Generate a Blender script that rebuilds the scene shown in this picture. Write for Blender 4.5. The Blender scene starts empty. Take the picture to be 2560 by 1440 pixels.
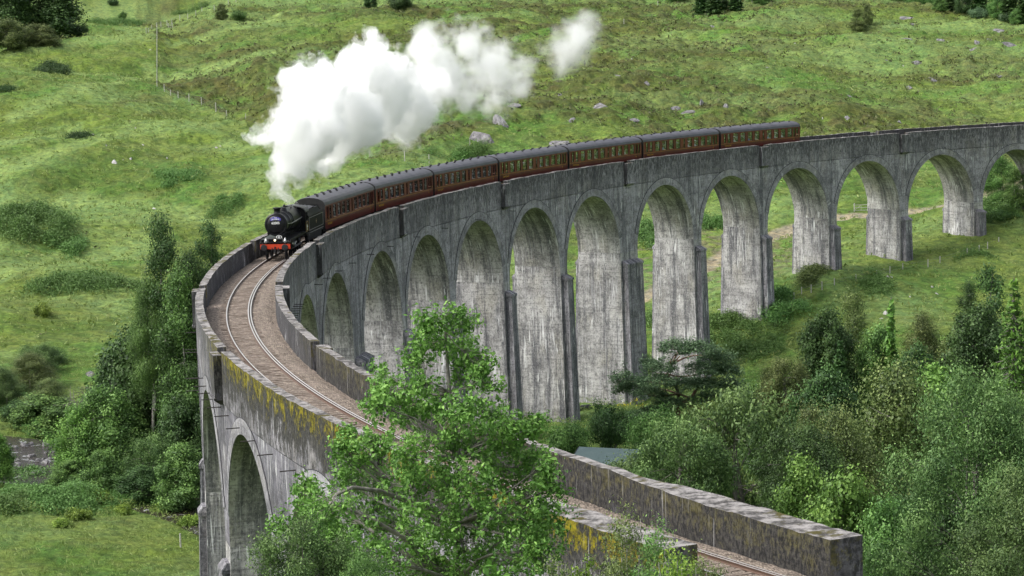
import bpy, math, random
import numpy as np
from mathutils import Matrix, Vector
R = math.radians
rng = np.random.default_rng(7)
random.seed(7)
SC = bpy.context.scene
COL = SC.collection

# ------------------------------------------------------------------ camera
CAM = np.array([5.4468, -177.0326, 24.2724]); YAW, PIT, ROL, FPX = 0.07660, -0.14084, -0.02690, 6349.0
_fw = np.array([math.sin(YAW)*math.cos(PIT), math.cos(YAW)*math.cos(PIT), math.sin(PIT)])
_rt = np.array([math.cos(YAW), -math.sin(YAW), 0.]); _up = np.cross(_rt, _fw)
_r = _rt*math.cos(ROL)+_up*math.sin(ROL); _u = -_rt*math.sin(ROL)+_up*math.cos(ROL)
cd = bpy.data.cameras.new('camera'); cam = bpy.data.objects.new('camera', cd); COL.objects.link(cam)
m = Matrix.Identity(4)
for i in range(3):
    m[i][0], m[i][1], m[i][2], m[i][3] = _r[i], _u[i], -_fw[i], CAM[i]
cam.matrix_world = m
cd.sensor_width = 36; cd.lens = FPX*36/2560; cd.clip_start = 1; cd.clip_end = 8000
SC.camera = cam

# ------------------------------------------------------------------ world, sun
SUN_EL, SUN_AZ = R(50), R(258)      # azimuth clockwise from +y: light from behind left of the camera
w = bpy.data.worlds.new('World'); SC.world = w; w.use_nodes = True
nt = w.node_tree; bg = nt.nodes['Background']
sky = nt.nodes.new('ShaderNodeTexSky'); sky.sky_type = 'NISHITA'; sky.sun_disc = False
sky.sun_elevation = SUN_EL; sky.sun_rotation = SUN_AZ; sky.air_density = 1.0; sky.dust_density = 4.0; sky.ozone_density = 1.0
hs = nt.nodes.new('ShaderNodeHueSaturation'); hs.inputs['Saturation'].default_value = 0.35
nt.links.new(sky.outputs[0], hs.inputs['Color']); nt.links.new(hs.outputs[0], bg.inputs[0]); bg.inputs[1].default_value = 0.15
sl = bpy.data.lights.new('sun', 'SUN'); sl.energy = 1.25; sl.angle = R(26); sl.color = (1, 0.96, 0.9)
so = bpy.data.objects.new('sun', sl); COL.objects.link(so)
sd = Vector((math.sin(SUN_AZ)*math.cos(SUN_EL), math.cos(SUN_AZ)*math.cos(SUN_EL), math.sin(SUN_EL)))
so.rotation_euler = sd.to_track_quat('Z', 'Y').to_euler()
SC.view_settings.view_transform = 'Standard'; SC.view_settings.look = 'None'
SC.view_settings.exposure = 0.92; SC.view_settings.gamma = 1
SC.render.engine = 'CYCLES'
SC.cycles.max_bounces = 24; SC.cycles.diffuse_bounces = 3; SC.cycles.glossy_bounces = 2
SC.cycles.transparent_max_bounces = 12; SC.cycles.volume_bounces = 24; SC.cycles.volume_max_steps = 256
SC.cycles.use_adaptive_sampling = True; SC.cycles.adaptive_threshold = 0.02
SC.cycles.use_denoising = True

# ------------------------------------------------------------------ helpers
def raydir(x, y):
    d = _fw*FPX+_r*(x-1280)+_u*(720-y)
    return d/math.hypot(d[0], d[1])
def atD(x, y, D):
    return CAM+raydir(x, y)*D
def link(o, parent=None):
    COL.objects.link(o)
    if parent is not None: o.parent = parent
    return o
def tag(o, label=None, cat=None, group=None, kind=None):
    if label: o['label'] = label
    if cat: o['category'] = cat
    if group: o['group'] = group
    if kind: o['kind'] = kind
    return o
def empty(name, label, cat, loc=(0, 0, 0), group=None, rz=0):
    o = bpy.data.objects.new(name, None); link(o); o.location = loc; o.rotation_euler = (0, 0, rz); o.empty_display_size = .5
    return tag(o, label, cat, group)
def mesh_np(name, V, F, mats, parent=None, mi=None, smooth=False, uv=None, col=None, attr=None, nlink=False):
    """V (n,3); F (m,k) array of one polygon size, or a list of such arrays"""
    Fs = F if isinstance(F, list) else [F]
    V = np.asarray(V, np.float32)
    me = bpy.data.meshes.new(name)
    me.vertices.add(len(V)); me.vertices.foreach_set('co', V.ravel())
    ks = np.concatenate([np.full(len(f), f.shape[1]) for f in Fs]); idx = np.concatenate([f.ravel() for f in Fs]).astype(np.int32)
    me.loops.add(len(idx)); me.loops.foreach_set('vertex_index', idx)
    me.polygons.add(len(ks)); st = np.concatenate([[0], np.cumsum(ks)[:-1]]).astype(np.int32)
    me.polygons.foreach_set('loop_start', st)
    if mi is not None: me.polygons.foreach_set('material_index', np.asarray(mi, np.int32))
    me.polygons.foreach_set('use_smooth', np.full(len(ks), smooth))
    if uv is not None:
        l = me.uv_layers.new(name='UVMap'); l.data.foreach_set('uv', np.asarray(uv, np.float32)[idx].ravel())
    if col is not None:
        c = me.color_attributes.new('Col', 'FLOAT_COLOR', 'POINT')
        c.data.foreach_set('color', np.concatenate([col, np.ones((len(col), 1))], 1).astype(np.float32).ravel())
    if attr is not None:
        a = me.attributes.new('var', 'FLOAT', 'POINT'); a.data.foreach_set('value', np.asarray(attr, np.float32))
    me.update(calc_edges=True)
    for mm in (mats if isinstance(mats, (list, tuple)) else [mats]): me.materials.append(mm)
    if nlink: return me
    o = bpy.data.objects.new(name, me)
    return link(o, parent)

class MB:
    """collects polygons (any size) with a material slot and optional uv into one mesh"""
    def __init__(s): s.v = []; s.f = []; s.m = []; s.uv = []
    def add(s, vs, fs, mi=0, uv=None):
        b = len(s.v); s.v += [tuple(map(float, q)) for q in vs]
        s.f += [tuple(b+i for i in f) for f in fs]; s.m += [mi]*len(fs)
        s.uv += [tuple(map(float, q)) for q in (uv if uv is not None else [(q[0]+q[1], q[2]) for q in vs])]
        return s
    def box(s, c, d, mi=0, rz=0, M=None):
        x, y, z = [q/2 for q in d]; P = [(-x,-y,-z),(x,-y,-z),(x,y,-z),(-x,y,-z),(-x,-y,z),(x,-y,z),(x,y,z),(-x,y,z)]
        cs, sn = math.cos(rz), math.sin(rz)
        P = [(c[0]+a*cs-b*sn, c[1]+a*sn+b*cs, c[2]+e) for a, b, e in P]
        if M is not None: P = [tuple(M@Vector(q)) for q in P]
        return s.add(P, [(0,3,2,1),(4,5,6,7),(0,1,5,4),(1,2,6,5),(2,3,7,6),(3,0,4,7)], mi)
    def cyl(s, a, b, r0, r1=None, n=12, mi=0, cap=True):
        a, b = Vector(a), Vector(b); r1 = r0 if r1 is None else r1; d = (b-a)
        if d.length < 1e-6: return s
        q = d.to_track_quat('Z', 'Y'); P = []
        for c, r in ((a, r0), (b, r1)):
            for k in range(n):
                t = 2*math.pi*k/n; P.append(c+q@Vector((r*math.cos(t), r*math.sin(t), 0)))
        F = [(k, (k+1) % n, n+(k+1) % n, n+k) for k in range(n)]
        if cap: F += [tuple(range(n-1, -1, -1)), tuple(range(n, 2*n))]
        return s.add(P, F, mi)
    def lathe(s, prof, o=(0,0,0), ax='Z', n=16, mi=0):
        """prof list of (r, h) revolved about an axis"""
        P = []
        for r, h in prof:
            for k in range(n):
                t = 2*math.pi*k/n; a, b = r*math.cos(t), r*math.sin(t)
                q = (a, b, h) if ax == 'Z' else (h, a, b)
                P.append((o[0]+q[0], o[1]+q[1], o[2]+q[2]))
        F = []
        for i in range(len(prof)-1):
            for k in range(n):
                F.append((i*n+k, i*n+(k+1) % n, (i+1)*n+(k+1) % n, (i+1)*n+k))
        return s.add(P, F, mi)
    def extr(s, poly, x0, x1, mi=0):
        """closed polygon in (y,z) extruded along x"""
        n = len(poly); P = [(x0, a, b) for a, b in poly]+[(x1, a, b) for a, b in poly]
        F = [(k, (k+1) % n, n+(k+1) % n, n+k) for k in range(n)]+[tuple(range(n-1, -1, -1)), tuple(range(n, 2*n))]
        return s.add(P, F, mi)
    def build(s, name, mats, parent=None, smooth=False, nlink=False):
        me = bpy.data.meshes.new(name); me.from_pydata(s.v, [], s.f)
        me.polygons.foreach_set('material_index', s.m); me.polygons.foreach_set('use_smooth', [smooth]*len(s.f))
        l = me.uv_layers.new(name='UVMap'); idx = np.zeros(len(me.loops), np.int32); me.loops.foreach_get('vertex_index', idx)
        l.data.foreach_set('uv', np.array(s.uv, np.float32)[idx].ravel())
        for mm in (mats if isinstance(mats, (list, tuple)) else [mats]): me.materials.append(mm)
        me.update()
        if nlink: return me
        return link(bpy.data.objects.new(name, me), parent)

# value noise on numpy points
_tab = rng.random((512, 512))
def vnoise(x, y, sc, seed=0):
    x = x/sc+seed*17.31; y = y/sc+seed*9.77
    xi = np.floor(x).astype(int); yi = np.floor(y).astype(int); fx = x-xi; fy = y-yi
    fx = fx*fx*(3-2*fx); fy = fy*fy*(3-2*fy)
    a = _tab[xi & 511, yi & 511]; b = _tab[(xi+1) & 511, yi & 511]; c = _tab[xi & 511, (yi+1) & 511]; d = _tab[(xi+1) & 511, (yi+1) & 511]
    return (a*(1-fx)+b*fx)*(1-fy)+(c*(1-fx)+d*fx)*fy
def fbm(x, y, sc, oct=4, seed=0, g=.5):
    t = 0; a = 1; n = 0
    for i in range(oct):
        ca, sa = math.cos(.7*i), math.sin(.7*i)
        t = t+a*vnoise(x*ca-y*sa, x*sa+y*ca, sc/2**i, seed+i*3.1); n += a; a *= g
    return t/n
def sstep(a, b, x):
    t = np.clip((x-a)/(b-a), 0, 1); return t*t*(3-2*t)

# ------------------------------------------------------------------ node materials
class NT:
    def __init__(s, name):
        s.m = bpy.data.materials.new(name); s.m.use_nodes = True; s.t = s.m.node_tree; s.b = s.t.nodes['Principled BSDF']
        s.out = s.t.nodes['Material Output']
    def n(s, typ, ins=None, **pr):
        nd = s.t.nodes.new('ShaderNode'+typ)
        for k, v in pr.items(): setattr(nd, k, v)
        for k, v in (ins or {}).items():
            i = nd.inputs[k]
            if isinstance(v, bpy.types.NodeSocket): s.t.links.new(v, i)
            else: i.default_value = v
        return nd
    def math(s, op, a, b=0.0, c=0.0, clamp=False):
        return s.n('Math', {0: a, 1: b, 2: c}, operation=op, use_clamp=clamp).outputs[0]
    def mr(s, v, a, b, c=0., d=1., st=True):
        nd = s.n('MapRange', {'Value': v, 'From Min': a, 'From Max': b, 'To Min': c, 'To Max': d}); nd.interpolation_type = 'SMOOTHSTEP' if st else 'LINEAR'
        return nd.outputs[0]
    def mix(s, f, a, b, bt='MIX'):
        nd = s.n('MixRGB', blend_type=bt)
        for k, v in (('Fac', f), ('Color1', a), ('Color2', b)):
            if isinstance(v, bpy.types.NodeSocket): s.t.links.new(v, nd.inputs[k])
            else: nd.inputs[k].default_value = v if k == 'Fac' else (tuple(v)+(1,))[:4]
        return nd.outputs[0]
    def noise(s, vec, sc, det=4, rough=.55, dist=0):
        return s.n('TexNoise', {'Vector': vec, 'Scale': sc, 'Detail': det, 'Roughness': rough, 'Distortion': dist}).outputs[0]
    def scale(s, vec, x, y, z=1, off=(0, 0, 0)):
        return s.n('Mapping', {'Vector': vec, 'Scale': (x, y, z), 'Location': off}).outputs[0]
    def bump(s, h, st=.5, d=.1):
        nd = s.n('Bump', {'Height': h, 'Strength': st, 'Distance': d}); s.t.links.new(nd.outputs[0], s.b.inputs['Normal'])
    def base(s, c, rough=.8, met=0, spec=.3):
        i = s.b.inputs['Base Color']
        if isinstance(c, bpy.types.NodeSocket): s.t.links.new(c, i)
        else: i.default_value = (tuple(c)+(1,))[:4]
        s.b.inputs['Roughness'].default_value = rough; s.b.inputs['Metallic'].default_value = met; s.b.inputs['Specular IOR Level'].default_value = spec
        return s.m
def plain(name, c, rough=.6, met=0, var=.25, sc=3., spec=.4):
    n = NT(name); g = n.n('TexCoord').outputs['Object']
    f = n.noise(g, sc, 5); col = n.mix(n.mr(f, .3, .7), tuple(q*(1-var) for q in c), tuple(q*(1+var) for q in c))
    return n.base(col, rough, met, spec)

def concrete(name, base=(.30, .30, .31), dark=.5, white=.5, grime=0., moss=0., streak=.4, boards=.5, green=0., rough_top=False):
    n = NT(name); uv = n.n('UVMap').outputs[0]
    big = n.noise(uv, .22, 3); mid = n.noise(uv, 1.1, 6, .65); fine = n.noise(uv, 9, 4, .7)
    c0 = tuple(q*.50 for q in base); c1 = tuple(q*1.36 for q in base)
    col = n.mix(n.mr(n.math('ADD', n.math('MULTIPLY', big, .5), n.math('MULTIPLY', mid, .5)), .36, .64), c0, c1)
    # tint patches
    t = n.noise(n.scale(uv, .35, .2, 1, (7, 3, 0)), 1., 2)
    col = n.mix(n.math('MULTIPLY', n.mr(t, .5, .7), .35), col, (base[0]*1.25, base[1]*1.2, base[2]*.98))
    # shutter boards
    bd = n.noise(n.scale(uv, .25, 4.5), 1., 3, .6)
    col = n.mix(n.math('MULTIPLY', n.mr(bd, .52, .66), boards*.6), col, tuple(q*.42 for q in base))
    sep = n.n('SeparateXYZ', {0: uv}); u, v = sep.outputs[0], sep.outputs[1]
    wob = n.math('ADD', n.math('MULTIPLY', v, .8), n.math('MULTIPLY', big, .12))
    fr = n.math('FRACT', wob); lift = n.math('LESS_THAN', fr, .035)
    col = n.mix(n.math('MULTIPLY', n.math('MULTIPLY', lift, n.mr(mid, .42, .6)), .55*boards), col, tuple(q*.35 for q in base))
    # dark stains running down
    ds = n.noise(n.scale(uv, .8, .06), 1., 5, .68)
    col = n.mix(n.math('MULTIPLY', n.mr(ds, .46, .62), dark), col, (.075, .077, .088))
    # dark speckle
    col = n.mix(n.math('MULTIPLY', n.mr(n.noise(n.scale(uv, 2.2, 1.1), 1.5, 5, .75), .52, .62), .75*dark), col, (.07, .07, .08))
    pit = n.noise(n.scale(uv, 1, .7), 5.5, 3, .8); col = n.mix(n.math('MULTIPLY', n.mr(pit, .54, .62), .7*dark), col, (.05, .05, .058)); col = n.mix(n.math('MULTIPLY', n.mr(pit, .44, .36), .35), col, tuple(q*1.7 for q in base))
    if streak:
        s1 = n.noise(n.scale(uv, 5.5 if streak < 1 else 8.5, .16), 1., 4, .7); msk = n.mr(n.noise(uv, .35, 2), .35, .6)
        col = n.mix(n.math('MULTIPLY', n.math('MULTIPLY', n.mr(s1, .53 if streak < 1 else .55, .64), msk), streak), col, (.52, .52, .55))
    if white:
        s2 = n.noise(n.scale(uv, 2.6, .17, 1, (3, 9, 0)), 1.3, 5, .68, .9); msk = n.mr(n.noise(n.scale(uv, 1, 1, 1, (5, 5, 0)), .3, 3), .46, .62)
        wm = n.math('MULTIPLY', n.mr(s2, .565, .60), msk)
        col = n.mix(n.math('MULTIPLY', wm, white*.85), col, (.72, .72, .73))
    if grime:
        sp = n.noise(n.scale(uv, 3.2, .8), 1.6, 5, .75); vv = n.mr(v, -3.1, -.1, .0, 1.)
        thr = n.math('SUBTRACT', sp, n.math('MULTIPLY', n.math('SUBTRACT', 1., vv), .10))
        col = n.mix(n.math('MULTIPLY', n.mr(thr, .42, .56), grime), col, (.045, .045, .048))
    if green:
        col = n.mix(n.math('MULTIPLY', n.mr(n.noise(uv, .4, 4), .35, .7), green), col, (.085, .095, .055))
    if moss:
        um = n.mr(u, -22, -40, 0., 1.)
        mm = n.noise(n.scale(uv, 1.2, .8, 1, (1, 2, 0)), .9, 7, .78); vv = n.mr(v, -2.8, -.05, 0., 1.)
        k = n.math('ADD', n.math('MULTIPLY', vv, .26), mm); spk = n.noise(n.scale(uv, 1, .45), 7, 3, .8)
        k2 = n.math('ADD', k, n.math('MULTIPLY', n.math('SUBTRACT', spk, .5), .55))
        mk = n.math('MULTIPLY', n.math('MULTIPLY', n.mr(k2, .70, .80), moss), um)
        mc = n.mix(n.mr(n.noise(uv, 2.6, 5, .75), .35, .65), (.030, .028, .006), (.24, .205, .013))
        dk2 = n.math('ADD', k, n.math('MULTIPLY', n.math('SUBTRACT', n.noise(n.scale(uv, 1, .12), 6, 4, .75), .5), .7))
        drk = n.math('MULTIPLY', n.math('MULTIPLY', n.mr(dk2, .46, .56), .92), um)
        col = n.mix(drk, col, n.mix(n.mr(spk, .4, .6), (.014, .014, .014), (.060, .057, .052))); col = n.mix(mk, col, mc)
        drp = n.mr(n.noise(n.scale(uv, 3.6, .12, 1, (2, 2, 0)), 1.2, 3, .65), .63, .67); col = n.mix(n.math('MULTIPLY', n.math('MULTIPLY', drp, .55), um), col, (.42, .42, .42))
    n.bump(n.math('ADD', n.math('MULTIPLY', mid, 1.), n.math('MULTIPLY', bd, .5)), .6, .12)
    return n.base(col, .9, 0, .2)

# ------------------------------------------------------------------ viaduct path
PR, PC1, PC2, PC3 = 229.98, -.11409, -.23368, .37017; PG, PQ = -.033849, .14163
HW = 2.914; BAY = 17.2876; EXT = 2.761; CROWN = 3.603; AR = 7.62
_S = np.arange(-190, 330.01, 1.0); _t = _S/200; _k = (1/PR)*(1+PC1*_t+PC2*_t**2+PC3*_t**3)
_h = np.concatenate([[0], np.cumsum((_k[1:]+_k[:-1])/2)]); _h -= np.interp(0, _S, _h)
_X = np.concatenate([[0], np.cumsum((np.sin(_h)[1:]+np.sin(_h)[:-1])/2)]); _Y = np.concatenate([[0], np.cumsum((np.cos(_h)[1:]+np.cos(_h)[:-1])/2)])
_X -= np.interp(0, _S, _X); _Y -= np.interp(0, _S, _Y)
def PT(s, off, z):
    s = np.asarray(s, float); off = np.asarray(off, float); z = np.asarray(z, float)
    X = np.interp(s, _S, _X); Y = np.interp(s, _S, _Y); H = np.interp(s, _S, _h)
    return np.stack(np.broadcast_arrays(X-off*np.cos(H), Y+off*np.sin(H), z+PG*s+PQ*(s/100)**2), -1)
def POS(j): return j*BAY+EXT*((j > 3)+.5*(j == 3)+(j > 8)+.5*(j == 8))
ZSP = -CROWN-AR

# ------------------------------------------------------------------ terrain
cp = []
def C(x, y, z): cp.append((x, y, z))
def CR(px, py, D): q = atD(px, py, D); cp.append(tuple(q))
for j, z in {14: -22, 13: -23.3, 12: -25.2, 11: -25.6, 10: -29.2, 9: -35.4, 8: -35, 7: -34.6, 6: -32.8, 5: -33, 4: -33, 3: -33, 2: -33.5, 1: -34, 0: -33, -1: -31, -2: -26, -3: -20, -4: -14, -5: -8, 15: -20}.items():
    q = PT(POS(j), -HW, 0); C(q[0], q[1], z)
for row, D in ((480, 428), (400, 460), (300, 500), (200, 552), (100, 615), (0, 695), (-60, 760)):
    for px in (1000, 1500, 2000, 2560): CR(px, row, D+(px-1780)*.008)
for row, D in ((1430, 220), (1300, 237), (1225, 255)):
    for px in (-100, 200, 480): CR(px, row, D)
for row, D in ((1090, 287), (1000, 300), (930, 313), (800, 346), (700, 378), (600, 412), (500, 445), (400, 476), (300, 517), (200, 568), (140, 603), (60, 655), (0, 710), (-60, 780)):
    for px in (-100, 250, 560): CR(px, row, D)
for row, D in ((600, 405), (500, 432)): CR(760, row, D)
CR(1620, 900, 337); CR(1620, 740, 368); CR(1790, 600, 402); CR(1980, 570, 408); CR(2120, 500, 428); CR(2500, 500, 425); CR(2500, 430, 448)
CR(2300, 720, 357); CR(2300, 800, 335); CR(2300, 900, 310); CR(1900, 900, 328); CR(2600, 800, 338); CR(2700, 600, 385)
for q in ((5, -177, 22.4), (5, -215, 28), (60, -200, 26), (-60, -200, 24), (10, -150, 13.5), (10, -130, 6.5), (50, -150, 13), (-40, -150, 11), (45, -120, 3.5), (36, -112, 2.2), (12, -110, .5), (-40, -110, -5), (-60, -60, -18),
          (-70, 0, -27), (-25, -50, -19), (-30, 0, -28), (-100, -100, -8), (60, -100, -2), (60, -65, -13), (60, -20, -25), (45, 20, -31), (35, 60, -32.5), (100, -110, -4), (100, -40, -18), (100, 20, -27), (95, 80, -31),
          (150, 0, -22), (150, 100, -28), (200, -80, -10), (-150, 20, -26), (-150, -100, -5), (-140, 100, -29), (200, 150, -24), (-260, 200, -20), (300, 300, -8), (-300, 450, 10), (350, 520, 10), (0, 900, 55), (-400, 900, 70), (450, 900, 60), (0, 1500, 230), (900, 1500, 240), (-900, 1500, 250), (900, 0, 60), (-900, 0, 80), (0, -700, 120), (-900, -700, 150), (900, -700, 150), (0, 3000, 420), (2000, 3000, 420), (-2000, 3000, 420), (0, -2600, 300), (2600, 0, 300), (-2600, 0, 300)):
    C(*q)
cp = np.array(cp); _cx = cp[:, :2]/100
def _ker(a, b):
    d2 = ((a[:, None, :]-b[None])**2).sum(-1); return np.where(d2 > 0, .5*d2*np.log(d2+1e-12), 0)
_N = len(cp); _A = np.zeros((_N+3, _N+3)); _A[:_N, :_N] = _ker(_cx, _cx)+np.eye(_N)*.002
_A[:_N, _N] = 1; _A[:_N, _N+1:] = _cx; _A[_N, :_N] = 1; _A[_N+1:, :_N] = _cx.T
_W = np.linalg.solve(_A, np.concatenate([cp[:, 2], [0, 0, 0]]))
def H0(x, y):
    x = np.atleast_1d(np.asarray(x, float)); y = np.atleast_1d(np.asarray(y, float)); out = np.empty(len(x)); P = np.stack([x, y], 1)/100
    for i in range(0, len(x), 40000):
        q = P[i:i+40000]; out[i:i+40000] = _ker(q, _cx)@_W[:_N]+_W[_N]+q@_W[_N+1:]
    return out
# river
RIVZ = -30.6
RIV = np.array([(-130, 130), (-95, 122), (-60, 112), (-42, 104), (-28, 94), (-15, 82), (-2, 64), (10, 46), (34, 22), (70, 5), (120, -5), (200, -5)], float)
def dpoly(x, y, P):
    best = np.full(len(x), 1e9); tt = np.zeros(len(x)); L = 0
    for a, b in zip(P[:-1], P[1:]):
        d = b-a; l = np.hypot(*d); t = np.clip(((x-a[0])*d[0]+(y-a[1])*d[1])/l**2, 0, 1)
        e = np.hypot(x-a[0]-t*d[0], y-a[1]-t*d[1]); mm = e < best; best = np.where(mm, e, best); tt = np.where(mm, L+t*l, tt); L += l
    return best, tt
def Hs(x, y):
    """smooth ground with the large and middle hummocks"""
    x = np.atleast_1d(np.asarray(x, float)); y = np.atleast_1d(np.asarray(y, float))
    z = H0(x, y); far = sstep(200, 420, y+177)
    if RD2 is not None:
        yr = np.interp(x, RDG[:, 0], RDG[:, 1]); e = y-yr; z = z-7*sstep(1, 26, e)*(1-sstep(60, 170, e))*sstep(RDG[-1, 0]+18, RDG[-1, 0]-8, x)
        yr = np.interp(x, RD2[:, 0], RD2[:, 1]); e = y-yr; z = z-3.2*sstep(0, 14, e)*(1-sstep(30, 90, e))*sstep(RD2[0, 0]-14, RD2[0, 0]+4, x)*sstep(RD2[-1, 0]+30, RD2[-1, 0], x)
    z = z+(fbm(x, y, 38, 3, 1)-.5)*(1.2+4.2*far)+(fbm(x, y, 13, 2, 5)-.5)*(.5+1.7*far)+((fbm(x*.8+y*.25, y, 30, 2, 8)-.5)*5.5+(fbm(x, y, 12, 2, 9)-.5)*1.6)*sstep(395, 470, y+177)
    d, _ = dpoly(x, y, RIV); k = sstep(10, 5.5, d); z = z*(1-k)+np.minimum(z, RIVZ-.7)*k
    return z
RDG = RD2 = None
def hit(px, py, D0=150, D1=1200):
    """the point of the ground that stands at this spot of the photo"""
    D = np.linspace(D0, D1, 2100); d = raydir(px, py); x = CAM[0]+d[0]*D; y = CAM[1]+d[1]*D; z = CAM[2]+d[2]*D
    b = z < Hs(x, y); i = int(b.argmax()) if b.any() else len(D)-1
    return np.array([x[i], y[i], z[i]]), D[i]
def ground(x, y): return float(Hs([x], [y])[0])

RDG = np.array([hit(a, b, 200)[0][:2] for a, b in ((-300, 190), (0, 142), (110, 112), (230, 96), (400, 92))]); _r2 = np.array([hit(a, b, 200)[0][:2] for a, b in ((395, 224), (470, 252), (560, 287), (640, 335), (760, 420))]); RD2 = _r2
_hb = np.array([hit(a, b, 200)[0][:2] for a, b in ((398, 226), (620, 310), (925, 405), (1175, 400), (1600, 400), (2560, 415))])
def hfn(x, y):
    yb = np.interp(x, _hb[:, 0], _hb[:, 1]); xf = _hb[0, 0]+(y-_hb[0, 1])*(-.10); w_ = (fbm(x, y, 14, 3, 21)-.5)*22
    return sstep(-4, 10, y-yb+w_)*sstep(-1, 3, x-xf)*(.25+.75*sstep(.36, .52, fbm(x*.8, y*1.6, 46, 4, 23)))
# ground mesh: fine where the photograph looks, coarse elsewhere
ang = np.concatenate([np.linspace(YAW-math.pi, YAW-.30, 70)[:-1], np.linspace(YAW-.30, YAW-.225, 30)[:-1], np.linspace(YAW-.225, YAW+.225, 560), np.linspace(YAW+.225, YAW+.30, 30)[1:], np.linspace(YAW+.30, YAW+math.pi, 70)[1:]])
rad = np.concatenate([[1.], np.linspace(6, 190, 120), np.linspace(191, 700, 820), 700*np.exp(np.linspace(.004, math.log(7), 110))])
AA, RR = np.meshgrid(ang, rad); gx = (CAM[0]+RR*np.sin(AA)).ravel(); gy = (CAM[1]+RR*np.cos(AA)).ravel()
gz = Hs(gx, gy)
dcam = np.hypot(gx-CAM[0], gy-CAM[1]); far = sstep(330, 460, gy+177+.12*(gx)); right = sstep(-60, 60, gx-(gy-250)*.05)
driv, _ = dpoly(gx, gy, RIV); dry = sstep(5, 9, driv)
pale = sstep(.50, .66, fbm(gx*.45+gy*.12, gy*1.3, 26, 4, 151))
# heather and tussock relief
hm = fbm(gx, gy, 14, 3, 11); heath_area = hfn(gx, gy)
clump = fbm(gx, gy*.8, 2.6, 3, 31, .6); clump2 = fbm(gx, gy, 1.3, 2, 41)
tus = sstep(.42, .66, clump); 
gz = gz+dry*((tus*(.18+.5*heath_area+.12*far))+(clump2-.5)*(.16+.16*far)+(fbm(gx, gy, 5.5, 2, 51)-.5)*(.4+.5*far))
# path behind the arches
PATHPX = [(1500, 800), (1600, 748), (1690, 705), (1760, 668), (1850, 622), (1920, 595), (1985, 572), (2060, 552), (2130, 541), (2290, 527), (2360, 515), (2440, 498), (2560, 455)]
PATH = np.array([hit(a, b, 300)[0][:2] for a, b in PATHPX]); dpath, _ = dpoly(gx, gy, PATH)
pk = sstep(2.5, 1.7, dpath+(fbm(gx, gy, 2, 2, 61)-.5)*1.0)*(dcam > 300)
gz = gz-pk*.15
BANDS = [('d', 34, .5, [(60, 475), (260, 445), (420, 435), (600, 425)]), ('d', 26, .55, [(40, 800), (200, 830), (330, 800)]), ('d', 12, .6, [(240, 150), (330, 178), (300, 215), (400, 205)]), ('d', 10, .5, [(0, 330), (100, 312), (210, 290)]), ('d', 12, .5, [(430, 270), (520, 315), (620, 345)]), ('d', 16, .5, [(0, 250), (60, 235), (150, 200)]),
 ('b', 9, 0.45, [(290, 268), (360, 248), (425, 252)]), ('b', 7, 0.35, [(250, 305), (340, 290), (430, 285)]), ('b', 10, 0.42, [(420, 130), (520, 122), (610, 90), (700, 70)]), ('b', 10, 0.42, [(430, 215), (520, 205), (620, 235), (700, 250)]), ('b', 8, 0.42, [(400, 160), (480, 165), (560, 145), (660, 120)]), ('b', 10, 0.35, [(560, 290), (640, 300), (700, 330)]), ('b', 7, 0.42, [(380, 70), (470, 72), (560, 50)]),
 ('p', 10, .7, [(20, 135), (110, 118), (240, 100), (380, 96)]), ('p', 20, .7, [(40, 290), (150, 250), (260, 222), (370, 190)]), ('p', 16, .6, [(0, 425), (120, 392), (260, 345), (420, 305), (540, 318)]), ('p', 26, .6, [(0, 700), (150, 650), (300, 640), (400, 615)]), ('p', 16, .6, [(150, 500), (330, 515), (480, 540), (600, 580)]), ('p', 9, .75, [(400, 200), (500, 185), (620, 150), (760, 110)]), ('p', 8, .7, [(700, 45), (560, 85), (420, 112)]), ('p', 12, .6, [(180, 60), (300, 25), (420, 5)]), ('p', 12, .5, [(0, 370), (90, 345), (200, 330)]), ('p', 18, .45, [(100, 560), (300, 600), (420, 590)]),
 ('g', 10, .6, [(1290, 105), (1370, 82)]), ('g', 14, .6, [(1700, 40), (1800, 52), (1920, 30)]), ('g', 16, .5, [(1760, 100), (1800, 85), (1900, 80)]), ('g', 8, .6, [(1830, 132), (1880, 128)]), ('g', 10, .5, [(2040, 105), (2110, 98)]), ('g', 20, .45, [(2300, 250), (2420, 230), (2540, 215)]), ('g', 12, .5, [(1000, 300), (1100, 290)]), ('g', 18, .4, [(1900, 210), (2050, 200)]), ('g', 14, .4, [(1250, 330), (1360, 320)]),
 ('b', 14, 0.28, [(1380, 60), (1500, 110), (1640, 90)]), ('b', 12, 0.32, [(1500, 150), (1650, 160), (1800, 170)]), ('b', 14, 0.28, [(1900, 60), (2050, 60), (2200, 75)]), ('b', 16, 0.28, [(1180, 20), (1300, 45)]), ('b', 14, 0.28, [(1950, 240), (2100, 250)]), ('b', 16, 0.32, [(2300, 110), (2450, 130), (2560, 150)]), ('b', 12, 0.35, [(2480, 90), (2560, 95)]), ('b', 12, 0.28, [(1560, 230), (1700, 215)]), ('b', 12, 0.28, [(1030, 130), (1100, 60)])]
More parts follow.
